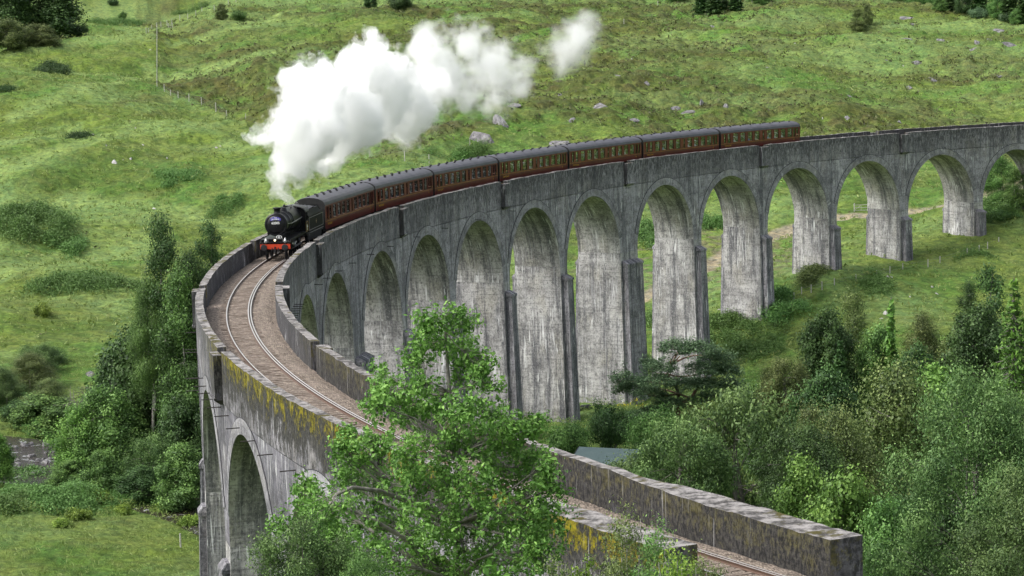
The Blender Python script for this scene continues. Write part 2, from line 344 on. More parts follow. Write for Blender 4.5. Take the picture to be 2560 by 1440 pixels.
# colours of the sward
def mixc(k, a, b): return a*(1-k[:, None])+np.asarray(b)[None]*k[:, None]
n1 = fbm(gx, gy, 30, 4, 71); n2 = fbm(gx, gy*1.0, 6, 4, 81); n3 = fbm(gx, gy, 1.6, 3, 91)
col = np.tile(np.array([.098, .196, .043]), (len(gx), 1))
col = mixc(sstep(.42, .62, n1), col, (.148, .222, .046))
col = mixc(sstep(.50, .66, n2)*.7, col, (.175, .235, .070))
col = mixc(sstep(.52, .68, fbm(gx, gy, 17, 4, 101))*.7*(1-.5*heath_area), col, (.185, .285, .100))
col = mixc(sstep(.50, .62, n3)*.5, col, (.060, .105, .022))
col = mixc(sstep(.5, .7, fbm(gx, gy, 9, 3, 111))*.3, col, (.135, .155, .040))
hk = heath_area*sstep(.36, .56, clump+.12*(n2-.5)); col = mixc(hk*.75, col, (.068, .075, .026))
hk2 = heath_area*sstep(.55, .68, fbm(gx, gy, 4, 3, 121)); col = mixc(hk2*.42, col, (.085, .064, .038))
col = mixc(pale*.6*(1-.6*heath_area)*far, col, (.215, .325, .120)); 
for kind_, w_, st_, pl in BANDS:
    wp = np.array([hit(a, b, 200)[0][:2] for a, b in pl]); Dm = np.hypot(*(wp.mean(0)-CAM[:2])); wm = w_/FPX*Dm
    dd, _ = dpoly(gx, gy*.22, wp*np.array([1, .22])); kk_ = sstep(1.25, .35, dd/wm+(fbm(gx, gy, 7, 3, len(pl)*7+w_)-.5)*1.5)*st_
    col = mixc(kk_, col, {'p': (.225, .325, .110), 'd': (.085, .130, .028), 'b': (.085, .075, .030), 'g': (.100, .240, .040)}[kind_])
low = sstep(250, 232, dcam)*(gx < 0); col = mixc(low*.6*sstep(.3, .6, n2), col, (.145, .205, .055))
col = mixc(sstep(.5, .8, fbm(gx, gy, .9, 2, 131))*.35, col, (.16, .19, .07))
col = mixc(pk*.85, col, (.36, .31, .24)); col = mixc(1-sstep(6.5, 9.0, driv), col, (.06, .052, .042))
scree = sstep(26, 12, np.hypot(gx-hit(1720, 655, 300)[0][0]-2, (gy-hit(1720, 655, 300)[0][1])*.8))*sstep(.45, .6, n3); col = mixc(scree*.6, col, (.2, .17, .13))
na, nr = len(ang), len(rad); I = np.arange(na*nr).reshape(nr, na)
F = np.stack([I[:-1, :-1], I[1:, :-1], I[1:, 1:], I[:-1, 1:]], -1).reshape(-1, 4)[:, ::-1]
g = NT('grassland'); vc = g.n('VertexColor', layer_name='Col').outputs[0]; P = g.n('TexCoord').outputs['Object']
f1 = g.noise(P, 1.5, 8, .78); f2 = g.noise(P, .6, 4, .6)
c = g.mix(1., vc, g.mix(g.mr(f1, .3, .7), (.50, .51, .48), (1.30, 1.30, 1.28)), 'MULTIPLY')  # dark end of this noise paints in the shade between tussocks
c = g.mix(1., c, g.mix(g.mr(f2, .35, .65), (.82, .86, .9), (1.2, 1.12, 1.0)), 'MULTIPLY')
g.bump(f1, 1., .4); MG = g.base(c, .95, 0, .1)
GR = mesh_np('ground', np.stack([gx, gy, gz], 1), F, MG, smooth=True, col=col); tag(GR, 'green hillside of grass, heather and moor around the stone viaduct', 'hillside', kind='structure')
def gtop(x, y): return ground(x, y)

# water of the burn
n = NT('river_water'); P = n.n('TexCoord').outputs['Object']; wv = n.noise(P, 1.3, 6, .7); wh = n.noise(P, .55, 5, .7)
cc = n.mix(n.mr(wh, .58, .66), (.035, .028, .020), (.55, .57, .58)); n.bump(wv, 1, .3); MW = n.base(cc, .12, 0, .5)
pts = []
for i in range(len(RIV)):
    d = RIV[min(i+1, len(RIV)-1)]-RIV[max(i-1, 0)]; d = d/np.hypot(*d); nn = np.array([-d[1], d[0]])
    pts += [(*(RIV[i]+nn*9), RIVZ-.05), (*(RIV[i]-nn*9), RIVZ-.05)]
mesh_np('river', np.array(pts), np.array([[2*i, 2*i+1, 2*i+3, 2*i+2] for i in range(len(RIV)-1)]), MW)['kind'] = 'structure'

# ------------------------------------------------------------------ viaduct
M_SP = concrete('concrete_face', (.30, .290, .322), .75, .8, .35, 0, .6, .8)
M_SPO = concrete('concrete_face_streaked', (.150, .145, .168), .7, .9, .3, .0, 1., .5)
M_PIER = concrete('concrete_pier', (.37, .362, .36), .8, 1., 0, 0, .45, .9)
M_SOF = concrete('concrete_soffit', (.38, .372, .365), .8, 1., 0, 0, .45, .9, .12)
M_BUT = concrete('concrete_buttress', (.235, .228, .25), 1., .9, 0, 0, .6, .8)
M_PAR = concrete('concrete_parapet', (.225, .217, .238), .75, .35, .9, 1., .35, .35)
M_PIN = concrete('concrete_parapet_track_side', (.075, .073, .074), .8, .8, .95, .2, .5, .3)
M_RING = concrete('concrete_arch_ring', (.26, .254, .278), .6, .4, 0, 0, .25, .15)
n = NT('concrete_coping'); P = n.n('TexCoord').outputs['Object']; a = n.noise(P, 1.6, 6, .75); b = n.noise(P, .7, 5, .7)
c = n.mix(n.mr(a, .38, .6), (.06, .057, .055), (.30, .285, .275)); c = n.mix(n.mr(b, .54, .64), c, (.07, .062, .02)); n.bump(a, .8, .1); M_COP = n.base(c, .95, 0, .15)
M_RING_SHADE = plain('ring_edge_shade', (.03, .03, .035), .9)  # near-black colour for the painted shadow line round the arch rings
M_IRON = plain('rusty_iron', (.03, .026, .025), .7)

VIA = empty('railway_viaduct', 'long curved concrete railway viaduct of tall round arches crossing the glen', 'viaduct', tuple(PT(0, 0, 0)))
def vp(o):
    o.parent = VIA; o.matrix_parent_inverse = Matrix.Translation(-Vector(VIA.location)); return o
def strip(mb, ss, rows, mi=0, flip=False):
    """rows: list of functions s->(off, z, v-coordinate); sheets between successive rows"""
    n = len(ss); b = []; uv = []
    for fn in rows:
        off, z, vv = fn(ss); p = PT(ss, off, z); b += list(p); uv += list(np.stack(np.broadcast_arrays(ss, vv), 1))
    F = []
    for r in range(len(rows)-1):
        for i in range(n-1):
            q = (r*n+i, r*n+i+1, (r+1)*n+i+1, (r+1)*n+i); F.append(q[::-1] if flip else q)
    mb.add(b, F, mi, uv)
B0, B1 = -5, 16
th = np.linspace(0, math.pi, 33)
ZP = -2.95     # parapet joint
for b in range(B0, B1):
    sc = b*BAY+BAY/2+EXT*((b >= 3)+(b >= 8)); sL, sR = POS(b), POS(b+1)
    x = np.concatenate([[sL-sc], -AR*np.cos(th), [sR-sc]]); zl = np.concatenate([[ZSP], ZSP+AR*np.sin(th), [ZSP]])
    mb = MB(); s = sc+x
    for sg, mi in ((-1, 0), (1, 1)):
        strip(mb, s, [lambda q, zl=zl, sg=sg: (sg*HW, zl, zl), lambda q, zl=zl, sg=sg: (sg*HW, zl*.5+ZP*.5, zl*.5+ZP*.5), lambda q, sg=sg: (sg*HW, ZP-.05, ZP)], mi, sg > 0)
    vp(mb.build('spandrel_wall', [M_SP, M_SPO])); mb = MB()
    p0 = PT(sc-AR*np.cos(th), -HW, ZSP+AR*np.sin(th)); p1 = PT(sc-AR*np.cos(th), HW, ZSP+AR*np.sin(th)); k = len(th)
    mb.add(list(p0)+list(p1), [(i, i+1, k+i+1, k+i) for i in range(k-1)], 0, [(0+b*7.3, AR*(1-abs(2*t/math.pi-1))*1.57) for t in th]+[(2*HW+b*7.3, AR*(1-abs(2*t/math.pi-1))*1.57) for t in th])
    vp(mb.build('arch_soffit', [M_SOF], smooth=True))
    # arch ring standing proud of the wall, its thin shadow painted as a dark strip outside
    ta = np.linspace(R(14), R(166), 41); mb = MB()
    for sg in (-1, 1):
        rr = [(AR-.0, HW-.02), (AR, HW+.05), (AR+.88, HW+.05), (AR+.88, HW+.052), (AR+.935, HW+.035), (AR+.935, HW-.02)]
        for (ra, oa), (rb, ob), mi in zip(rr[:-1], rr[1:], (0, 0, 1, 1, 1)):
            a0 = PT(sc-ra*np.cos(ta), sg*oa, ZSP+ra*np.sin(ta)); a1 = PT(sc-rb*np.cos(ta), sg*ob, ZSP+rb*np.sin(ta)); k = len(ta)
            f = [(i, i+1, k+i+1, k+i) for i in range(k-1)]
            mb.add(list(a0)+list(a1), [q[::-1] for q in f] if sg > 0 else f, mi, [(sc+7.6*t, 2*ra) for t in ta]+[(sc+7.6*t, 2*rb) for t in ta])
    vp(mb.build('arch_ring', [M_RING, M_RING_SHADE]))
# piers
def frustum(mb, c, secs, mi=0, top=True, tmi=None, smi=None):
    """secs: (z, half length along s, off inner, off outer)"""
    vs, uv, F = [], [], []
    for z, hl, o0, o1 in secs:
        for ds, of in ((-hl, o0), (hl, o0), (hl, o1), (-hl, o1)):
            vs.append(tuple(PT(c+ds, of, z)))
    k = len(secs)
    for i in range(k-1):
        for e in range(4):
            a, bq = i*4+e, i*4+(e+1) % 4; p = [vs[a], vs[bq], vs[bq+4], vs[a+4]]
            z0, z1 = secs[i][0], secs[i+1][0]
            if e == 0: u0, u1 = c-secs[i][1], c+secs[i][1]
            elif e == 2: u0, u1 = c+secs[i][1], c-secs[i][1]
            elif e == 1: u0, u1 = c*1.7+secs[i][2], c*1.7+secs[i][3]
            else: u0, u1 = c*2.3+secs[i][3], c*2.3+secs[i][2]
            mb.add(p, [(0, 1, 2, 3)], smi if (smi is not None and e in (1, 3)) else mi, [(u0, z0), (u1, z0), (u1, z1), (u0, z1)])
    if top: mb.add(vs[-4:], [(0, 1, 2, 3)], mi if tmi is None else tmi, [(0, 0), (1, 0), (1, 1), (0, 1)])
for j in range(B0, B1+1):
    s = POS(j); hw0 = (BAY-2*AR)/2+(EXT/2 if j in (3, 8) else 0)
    p = PT(s, 0, 0); gb = min(ground(PT(s, o, 0)[0], PT(s, o, 0)[1]) for o in (-5, 0, 5))-1.2-p[2]
    if gb > ZSP-1.5: gb = ZSP-1.5
    bt = lambda z: (ZSP-z)*.022
    mb = MB(); zs = [gb+(ZSP-gb)*q for q in (0, .33, .66, 1)]
    frustum(mb, s, [(z, hw0+bt(z)*.8-.005, -HW-bt(z)+.003, HW+bt(z)-.003) for z in zs], 0, True)
    pier = vp(mb.build('pier', [M_PIER]))
    cz = -12.45
    if gb < cz-1:
        for sg in (-1, 1):
            mb = MB(); hb = hw0-.28; se = []
            for z in (gb, gb*.5+(cz-.35)*.5, cz-.35): se.append((z, hb+bt(z)*.5, sg*(HW-.5), sg*(HW+(.8 if sg < 0 else .42)+bt(z)*1.2)))
            se += [(cz-.35, hb+.10, sg*(HW-.5), sg*(HW+(.9 if sg < 0 else .5)+bt(cz)*1.2)), (cz-.12, hb+.10, sg*(HW-.5), sg*(HW+(.9 if sg < 0 else .5)+bt(cz)*1.2)), (cz+.25, hb, sg*(HW-.5), sg*(HW+.25))]
            if sg > 0: se = [(a, -b_, c_, d_) for a, b_, c_, d_ in se]
            frustum(mb, s, se, 0, True); vp(mb.build('buttress', [M_BUT]))
# parapets, refuges
S_A, S_B = -97.9, POS(B1)
REF = [POS(2*k) for k in range(-2, 9)]
def thick(s): return .5+.85*sstep(-82, -89, s)
for sg in (-1, 1):
    cuts = [S_A if sg < 0 else -95.6]+[q for r_ in REF for q in (r_-.95, r_+.95)]+[S_B]
    for i in range(0, len(cuts), 2):
        a, b = cuts[i], cuts[i+1]
        if b < S_A: continue
        ss = np.linspace(a, b, max(3, int((b-a)/1.0)))
        ss = np.linspace(a, b, max(3, int((b-a)/.45))); wob = (fbm(ss*1., ss*0, 1.5, 4, 5+sg, .7)-.5)*.17+.03
        to = lambda q: sg*(HW+.03+.35*sstep(-83, -89, q)+(fbm(q*1., q*0+4, .9, 3, 9)-.5)*.05); ti = lambda q: sg*(HW-thick(q)+.35*sstep(-83, -89, q)+(fbm(q*1., q*0+7, .8, 3, 13)-.5)*.08)
        mb = MB(); tz = wob-.02
        strip(mb, ss, [lambda q: (to(q), ZP-.0, ZP), lambda q: (to(q), -1.5, -1.5), lambda q: (to(q), tz, tz)], 0, sg > 0)
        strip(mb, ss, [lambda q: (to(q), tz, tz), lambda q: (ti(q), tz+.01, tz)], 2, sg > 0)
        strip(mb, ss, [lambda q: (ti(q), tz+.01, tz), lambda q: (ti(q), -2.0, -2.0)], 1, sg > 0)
        strip(mb, ss, [lambda q: (sg*(HW-.01), ZP, ZP), lambda q: (to(q), ZP, ZP)], 0, sg > 0)
        for e in (0, -1):
            q = ss[[e]]; P4 = [PT(q, to(q), ZP)[0], PT(q, to(q), tz[e])[0], PT(q, ti(q), tz[e])[0], PT(q, ti(q), ZP)[0]]
            mb.add(P4, [(0, 1, 2, 3)], 0, [(-30, ZP), (-30, 0), (-29.3, 0), (-29.3, ZP)])
        vp(mb.build('parapet', [M_PAR, M_PIN, M_COP]))
    for r_ in REF:
        mb = MB(); o0, o1 = sg*(HW-.02), sg*(HW+.55); h = 1.05; f = -1 if sg > 0 else 1
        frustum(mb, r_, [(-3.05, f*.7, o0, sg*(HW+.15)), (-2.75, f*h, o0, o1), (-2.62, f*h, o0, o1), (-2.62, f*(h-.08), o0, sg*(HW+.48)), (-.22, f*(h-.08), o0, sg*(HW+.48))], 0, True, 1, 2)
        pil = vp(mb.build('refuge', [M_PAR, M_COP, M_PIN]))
# end walls of the near abutment, solid fill
mb = MB()
for sg in (-1, 1):
    ss = np.linspace(-95.5, POS(B0)+.02, 14)
    strip(mb, ss, [lambda q: (sg*(HW+.3), -16, -16), lambda q: (sg*(HW+.3), -8, -8), lambda q: (sg*(HW+.3), ZP+.1, ZP)], 0, sg > 0)
vp(mb.build('abutment_wall', [M_SPO]))
mb = MB(); strip(mb, np.linspace(-95.4, S_B, 200), [lambda q: (-HW+.02, -2.6, 0), lambda q: (HW-.02, -2.6, 5)], 0); vp(mb.build('deck_slab', [M_PAR]))
# iron rods fixed in the faces
mbs = []
def rod(s, sg, z, L):
    mb = MB(); a = PT(s, sg*(HW-.05), z); b = PT(s, sg*(HW+L), z); mb.cyl(a, b, .032, n=6); vp(mb.build('iron_bracket', [M_IRON]))
for s in (-22, -25.5, -28.5, -31, -34.2, -37.5, -42, -46.5, -51, -56, -60): rod(s, 1, -3.35, .8)
for s, z in ((-4, -2.7), (-7, -3.5), (-10, -3.3), (-13, -4.6), (-14.5, -5.2)): rod(s, 1, z, .9)
for i in range(11): rod(2+i*1.5, -1, -3.35, .75)
for s in (32, 37, 43, 50, 58, 66, 76, 86, 97, 108): rod(s, -1, -3.4, .7)

# ------------------------------------------------------------------ track
n = NT('ballast_stone'); P = n.n('TexCoord').outputs['Object']
v1 = n.n('TexVoronoi', {'Vector': P, 'Scale': 8.5}); a = n.noise(P, 3.5, 5, .75); b = n.noise(P, .35, 3)
sep = n.n('SeparateColor', {0: v1.outputs['Color']}).outputs[0]
c = n.mix(sep, (.115, .095, .078), (.40, .335, .275)); c = n.mix(n.math('MULTIPLY', n.mr(a, .5, .7), .6), c, (.07, .05, .042)); c = n.mix(n.math('MULTIPLY', n.mr(b, .45, .6), .3), c, (.33, .27, .23))
n.bump(n.math('ADD', v1.outputs['Distance'], a), 1, .12); M_BAL = n.base(c, .95, 0, .15)
ZB = -1.44; TRC = .12
ss = np.arange(-160, S_B, .35); oo = np.concatenate([[-HW+.4], np.linspace(-2.3, 2.3, 24), [HW-.4]])
SS2, OO2 = np.meshgrid(ss, oo); prof = ZB+.06*np.cos(np.clip(np.abs(OO2-TRC)-1.2, 0, 1.3)*2)
prof = prof+(fbm(SS2.ravel(), OO2.ravel(), .5, 3, 3).reshape(SS2.shape)-.5)*.13-.13*sstep(1.9, 2.6, np.abs(OO2-TRC))
PP = PT(SS2.ravel(), OO2.ravel(), prof.ravel()); a_, b_ = SS2.shape; I = np.arange(a_*b_).reshape(a_, b_)
F = np.stack([I[:-1, :-1], I[:-1, 1:], I[1:, 1:], I[1:, :-1]], -1).reshape(-1, 4)[:, ::-1]
tag(mesh_np('ballast', PP, F, M_BAL, smooth=True), 'pinkish brown ballast along the deck of the viaduct', 'ballast', kind='structure')
TRK = empty('railway_track', 'single curved railway track with check rail laid in brown ballast', 'track', tuple(PT(0, TRC, ZB)))
def tp(o): o.parent = TRK; o.matrix_parent_inverse = Matrix.Translation(-Vector(TRK.location)); return o
n = NT('rail_steel'); M_RAIL = n.base((.12, .075, .055), .6, 0, .4)
n = NT('rail_head_polished'); M_HEAD = n.base((.60, .57, .54), .4, .6, .5)
ZR = -1.22
ss = np.arange(-160, S_B, 1.)
for of, nm in ((TRC+.80, 'rail'), (TRC-.82, 'rail'), (TRC-.66, 'check_rail')):
    mb = MB(); pr = [(-.075, ZR-.15), (-.07, ZR-.13), (-.012, ZR-.11), (-.012, ZR-.04), (-.04, ZR-.03), (-.04, ZR), (.04, ZR), (.04, ZR-.03), (.012, ZR-.04), (.012, ZR-.11), (.07, ZR-.13), (.075, ZR-.15)]
    for (o0, z0), (o1, z1) in zip(pr[:-1], pr[1:]):
        strip(mb, ss, [lambda q: (of-o0, z0, 0), lambda q: (of-o1, z1, 0)], 1 if (z0 == ZR and z1 == ZR) else 0, True)
    tp(mb.build(nm, [M_RAIL, M_HEAD if nm == 'rail' else M_HEAD]))
M_SLP = plain('sleeper_wood', (.17, .135, .108), .9)
mb = MB(); mb.box((0, 0, 0), (2.5, .24, .14)); sl_me = mb.build('sleeper', [M_SLP], nlink=True)
rest = MB()
for i, s in enumerate(np.arange(-100, 34, .68)):
    p = PT(s, TRC, ZR-.15-.075+.014); H = float(np.interp(s, _S, _h)); rx = math.atan(PG+2*PQ*s/1e4)
    if i < 100:
        o = bpy.data.objects.new('sleeper', sl_me); link(o, TRK); o.location = Vector(p)-Vector(TRK.location); o.rotation_euler = (rx, 0, -H)
    else: rest.box(tuple(p), (2.5, .24, .14), 0, rz=-H)
tp(rest.build('sleeper_run', [M_SLP]))['kind'] = 'stuff'

# ------------------------------------------------------------------ train
M_MAR = plain('maroon_paint', (.118, .015, .014), .35, 0, .25, 1.2, .5)
M_MAR2 = plain('maroon_panel', (.092, .012, .012), .35, 0, .25, 1.2, .5)
M_ROOF = plain('carriage_roof_grey', (.075, .075, .088), .6, 0, .18, .8, .4)
M_BLK = plain('black_underframe', (.012, .012, .013), .7, 0, .4)
M_LBLK = plain('black_engine_paint', (.008, .008, .010), .36, 0, .3, 2, .28)
M_YEL = plain('yellow_lining', (.42, .25, .035), .5, 0, .05)
M_CREAM = plain('pale_blind', (.80, .80, .82), .8, 0, .05)
M_SEAT = plain('seat_cloth', (.04, .045, .06), .9, 0, .3)
M_INT = plain('carriage_interior', (.030, .030, .034), .9, 0, .3)
M_TBLK = plain('black_tender_paint', (.007, .007, .008), .6, 0, .3, 2, .12)
M_RED = plain('red_buffer_beam', (.50, .045, .012), .5, 0, .1)
M_WHT = plain('white_enamel', (.75, .75, .74), .4, 0, .03)
M_STEEL = plain('bright_steel', (.45, .45, .46), .3, .8, .1)
M_PURP = plain('purple_headboard', (.085, .075, .38), .5, 0, .08)
M_LIN0 = plain('dull_steel', (.16, .16, .165), .5, .3, .1)
M_COAL = plain('coal', (.012, .012, .013), .35, 0, .5, 6, .8)
M_BRASS = plain('brass', (.5, .36, .12), .35, .8, .1)
n = NT('window_glass'); M_GLS = n.m
tr = n.n('BsdfTransparent', {0: (.84, .86, .88, 1)}); gl = n.n('BsdfGlossy', {0: (.9, .92, .95, 1), 'Roughness': .05}); mx = n.n('MixShader', {0: .13, 1: tr.outputs[0], 2: gl.outputs[0]})
n.t.links.new(mx.outputs[0], n.out.inputs[0])
n = NT('lamp_glow'); n.base((.9, .8, .5)); n.b.inputs['Emission Color'].default_value = (1, .8, .45, 1); n.b.inputs['Emission Strength'].default_value = 2.5; M_LAMP = n.m

def frame_at(s0, s1, off=TRC):
    """matrix whose x runs towards the engine end (falling s), z up, origin midway on the rails"""
    a = Vector(PT(s0, off, ZR)); b = Vector(PT(s1, off, ZR)); f = (a-b).normalized(); up = Vector((0, 0, 1)); y = up.cross(f).normalized(); up = f.cross(y)
    M = Matrix((f, y, up)).transposed().to_4x4(); M.translation = (a+b)/2
    return M
def text_mesh(txt, size, name, mat, parent, M, ext=.004):
    cu = bpy.data.curves.new(name, 'FONT'); cu.body = txt; cu.size = size; cu.align_x = 'CENTER'; cu.align_y = 'CENTER'; cu.extrude = ext; cu.offset = size*.02
    t = bpy.data.objects.new(name, cu); COL.objects.link(t); bpy.context.view_layer.update()
    me = bpy.data.meshes.new_from_object(t.evaluated_get(bpy.context.evaluated_depsgraph_get())); bpy.data.objects.remove(t); bpy.data.curves.remove(cu)
    me.materials.clear(); me.materials.append(mat); me.name = name
    o = bpy.data.objects.new(name, me); link(o, parent); o.matrix_local = M
    return o
def basis(o, x, y):
    x, y = Vector(x), Vector(y); M = Matrix((x, y, x.cross(y))).transposed().to_4x4(); M.translation = o; return M

CL, CW = 19.7, 1.40        # body length, half width
def side_y(z): return CW*(1-.018*((z-1.9)/1.1)**2)
Z0, ZW0, ZW1, ZE = .98, 1.82, 2.97, 3.12
# (x centre, width, kind) along the side
WINS = [(8.95, .46, 'door'), (7.9, .62, 'small')]+[(x, 1.14, 'win') for x in (6.3, 4.55, 2.8, 1.05)]+[(-.55, .34, 'small')]+[(x, 1.14, 'win') for x in (-2.0, -3.75, -5.5, -7.2)]+[(-8.35, .42, 'small'), (-9.1, .46, 'door')]
def make_coach():
    root = bpy.data.objects.new('railway_carriage', None); link(root)
    mb = MB(); hl = CL/2
    for sg in (-1, 1):
        e = [-hl]+sorted([q for x, w_, k in WINS for q in (x-w_/2, x+w_/2)])+[hl]
        def panel(x0, x1, z0, z1, mi=0):
            zz = np.linspace(z0, z1, 3); P = []
            for z in zz: P += [(x0, sg*side_y(z), z), (x1, sg*side_y(z), z)]
            mb.add(P, [((0, 1, 3, 2) if sg < 0 else (2, 3, 1, 0)), ((2, 3, 5, 4) if sg < 0 else (4, 5, 3, 2))], mi)
            Q = [(a, b-sg*.07, c) for a, b, c in P]; mb.add(Q, [((0, 1, 3, 2) if sg > 0 else (2, 3, 1, 0)), ((2, 3, 5, 4) if sg > 0 else (4, 5, 3, 2))], 2)
        panel(-hl, hl, Z0, 1.64, 1); panel(-hl, hl, 1.64, ZW0); panel(-hl, hl, ZW1, ZE)
        for i in range(0, len(e), 2): panel(e[i], e[i+1], ZW0, ZW1)
    for x in (-hl, hl):
        mb.add([(x, -CW, Z0), (x, CW, Z0), (x, CW, ZE), (x, -CW, ZE)], [(0, 1, 2, 3)], 3); mb.box((x-math.copysign(.03, x)*-1, 0, 2.05), (.05, 2*CW+.02, 2.16), 3)
    mb.box((0, 0, Z0+.04), (CL-.02, 2*CW-.2, .08), 2)
    body = mb.build('body', [M_MAR, M_MAR2, M_INT, M_BLK], root)
    mb = MB(); k = 11; t = np.linspace(0, math.pi, k); ry = CW+.03; pr = [(-ry*math.cos(a), ZE+.74*math.sin(a)**.85) for a in t]
    P = []; xs = [-hl-.03, -hl+.25]+list(np.linspace(-hl+.6, hl-.6, 14))+[hl-.25, hl+.03]
    for i, x in enumerate(xs):
        dz = -.05 if i in (0, len(xs)-1) else 0
        P += [(x, y, z+dz*(z > ZE+.1)) for y, z in pr]
    mb.add(P, [(i*k+j, i*k+j+1, (i+1)*k+j+1, (i+1)*k+j) for i in range(len(xs)-1) for j in range(k-1)], 0)
    for i in (0, len(xs)-1): mb.add(P[i*k:(i+1)*k], [tuple(range(k))], 1)
    mb.build('roof', [M_ROOF, M_BLK], root, smooth=False)
    for i, x in enumerate(np.linspace(-8.6, 8.6, 15)):
        for y in ((-.42, .42) if i % 2 == 0 else (.05,)):
            mb = MB(); zz = ZE+.74*math.sin(math.acos(-y/ry))**.85; mb.lathe([(.10, zz-.05), (.10, zz+.05), (.15, zz+.06), (.14, zz+.10), (.02, zz+.11)], (x, y, 0), n=8); mb.build('roof_ventilator', [M_BLK], root)
    # windows
    for sg in (-1, 1):
        for x, w_, kd in WINS:
            fr = MB(); z0, z1 = ZW0, ZW1
            y = sg*(side_y(2.4)+.012)
            for cx, cz, dx, dz in ((x, z0-.02, w_+.08, .04), (x, z1+.02, w_+.08, .04), (x-w_/2-.02, (z0+z1)/2, .04, z1-z0), (x+w_/2+.02, (z0+z1)/2, .04, z1-z0)): fr.box((cx, y, cz), (dx, .03, dz), 0)
            if kd == 'win': fr.box((x, y-.0, z1-.27), (w_, .03, .035), 0)
            f = fr.build('window', [M_MAR2], root)
            gb = MB(); gb.box((x, sg*(side_y(2.4)-.03), (z0+z1)/2), (w_+.02, .012, z1-z0+.02), 0); gb.build('pane', [M_GLS], f)
            if kd == 'win':
                cu = MB(); cu.box((x-w_/2+.07, sg*(CW-.13), 2.5), (.10, .03, .8), 0); cu.build('curtain', [M_CREAM if x > 3 or x < -6 else M_SEAT], f)
            if kd == 'door':
                dr = MB()
                for q in (-1, 1): dr.box((x+q*.40, sg*(side_y(1.9)+.004), 2.0), (.025, .02, 1.95), 0)
                d_ = dr.build('door', [M_MAR2], root); hb = MB(); hb.cyl((x-.3, sg*(CW+.04), 1.85), (x-.3, sg*(CW+.04), 2.05), .02, n=6); hb.build('handle', [M_BRASS], d_)
        ln = MB(); ln.box((0, sg*(side_y(1.69)+.006), 1.69), (CL-.1, .01, .028)); ln.build('waist_line', [M_YEL], root)
        fb = MB(); fb.box((8.6, sg*1.3, .72), (1.1, .05, .05)); fb.box((-8.6, sg*1.3, .72), (1.1, .05, .05)); fb.build('step_board', [M_YEL], root)
        X, Y = ((-1, 0, 0), (0, 0, 1)) if sg > 0 else ((1, 0, 0), (0, 0, 1))
        for xx, tx, sz in ((8.1 if sg > 0 else -8.1, 'WEST COAST', .26), (-7.3*1, 'A', .2) if False else (8.3 if sg < 0 else -8.3, '99', .24)):
            text_mesh(tx, sz, 'lettering', M_YEL, root, basis((xx, sg*(side_y(1.4)+.01), 1.40), X, Y))
    # seats, floor things
    st = MB()
    for x in np.arange(-7.9, 7.4, 1.75):
        if abs(x+.55) < .5: continue
        for y in (-.95, -.45, .45, .95): st.box((x+.25, y, 1.75), (.12, .44, 1.15), 0); st.box((x+.25, y, 2.28), (.125, .40, .16), 1)
        for y in (-.75, .75): st.box((x+1.05, y, 1.72), (.6, .8, .05), 1)
    st.build('seats', [M_SEAT, M_CREAM], root)
    uf = MB(); uf.box((0, 0, .88), (CL-.3, 2.3, .2)); uf.box((0, .0, .6), (5.5, .5, .4)); uf.box((2.5, .8, .58), (1.8, .6, .42)); uf.box((-2.3, -.8, .58), (1.9, .6, .42)); uf.box((2.3, -.8, .58), (1.6, .6, .42)); uf.box((-2.5, .8, .58), (1.4, .6, .42))
    uf.build('underframe', [M_BLK], root)
    for x in (-7.1, 7.1):
        bg_ = MB()
        for sg in (-1, 1):
            bg_.box((x, sg*.98, .62), (3.2, .12, .28)); 
            for q in (-1.3, 1.3): bg_.box((x+q, sg*1.0, .47), (.3, .2, .34))
        bg_.box((x, 0, .6), (.5, 1.9, .25)); b_o = bg_.build('bogie', [M_BLK], root)
        for q in (-1.3, 1.3):
            wb = MB()
            for sg in (-1, 1): wb.lathe([(.02, sg*.70), (.44, sg*.70), (.46, sg*.73), (.455, sg*.83), (.40, sg*.84), (.38, sg*.80), (.02, sg*.80)], (0, 0, 0), 'X', 18)
            wb.cyl((-.8, 0, 0), (.8, 0, 0), .08, n=8); wb.v = [(x+q+b, a, c+.46) for a, b, c in wb.v]; wb.build('wheelset', [M_BLK], b_o)
    for sg in (-1, 1):
        gw = MB(); gw.extr([(-.52, 1.0), (.52, 1.0), (.52, 2.95), (.3, 3.2), (-.3, 3.2), (-.52, 2.95)], sg*hl, sg*(hl+.31)); gw.build('gangway', [M_BLK], root)
        ge = MB(); a_ = np.linspace(0, math.pi, 11); ge.extr([(-1.36, 1.0), (1.36, 1.0)]+[((CW+.02)*math.cos(q), ZE+.70*math.sin(q)**.85) for q in a_], sg*(hl+.02), sg*(hl+.10)); ge.build('end_panel', [M_BLK], root)
    return root
def copy_tree(o, parent=None):
    c = o.copy(); COL.objects.link(c); c.parent = parent
    for ch in o.children: copy_tree(ch, c)
    return c
coach0 = make_coach()
S0, CP = 48.35, 20.32
ORD = ['first', 'second', 'third', 'fourth', 'fifth', 'sixth', 'last']
coachM = []
LBL = ['maroon railway carriage with grey roof coupled directly behind the black tender', 'maroon railway carriage second behind the engine, beside the small round arches', 'maroon railway carriage third behind the engine, with the steam cloud rising over it',
       'maroon railway carriage in the middle of the train, above the tall piers', 'maroon railway carriage fifth from the engine, beside the fourth outward parapet refuge', 'maroon railway carriage last but one in the train', 'maroon railway carriage at the tail of the train, its end wall free']
for i in range(7):
    c_ = coach0 if i == 0 else copy_tree(coach0)
    M = frame_at(S0+CP*i+.35+2.4, S0+CP*(i+1)-.35-2.4); c_.matrix_world = M; coachM.append(M)
    tag(c_, LBL[i], 'railway carriage', 'maroon carriages of the steam train')

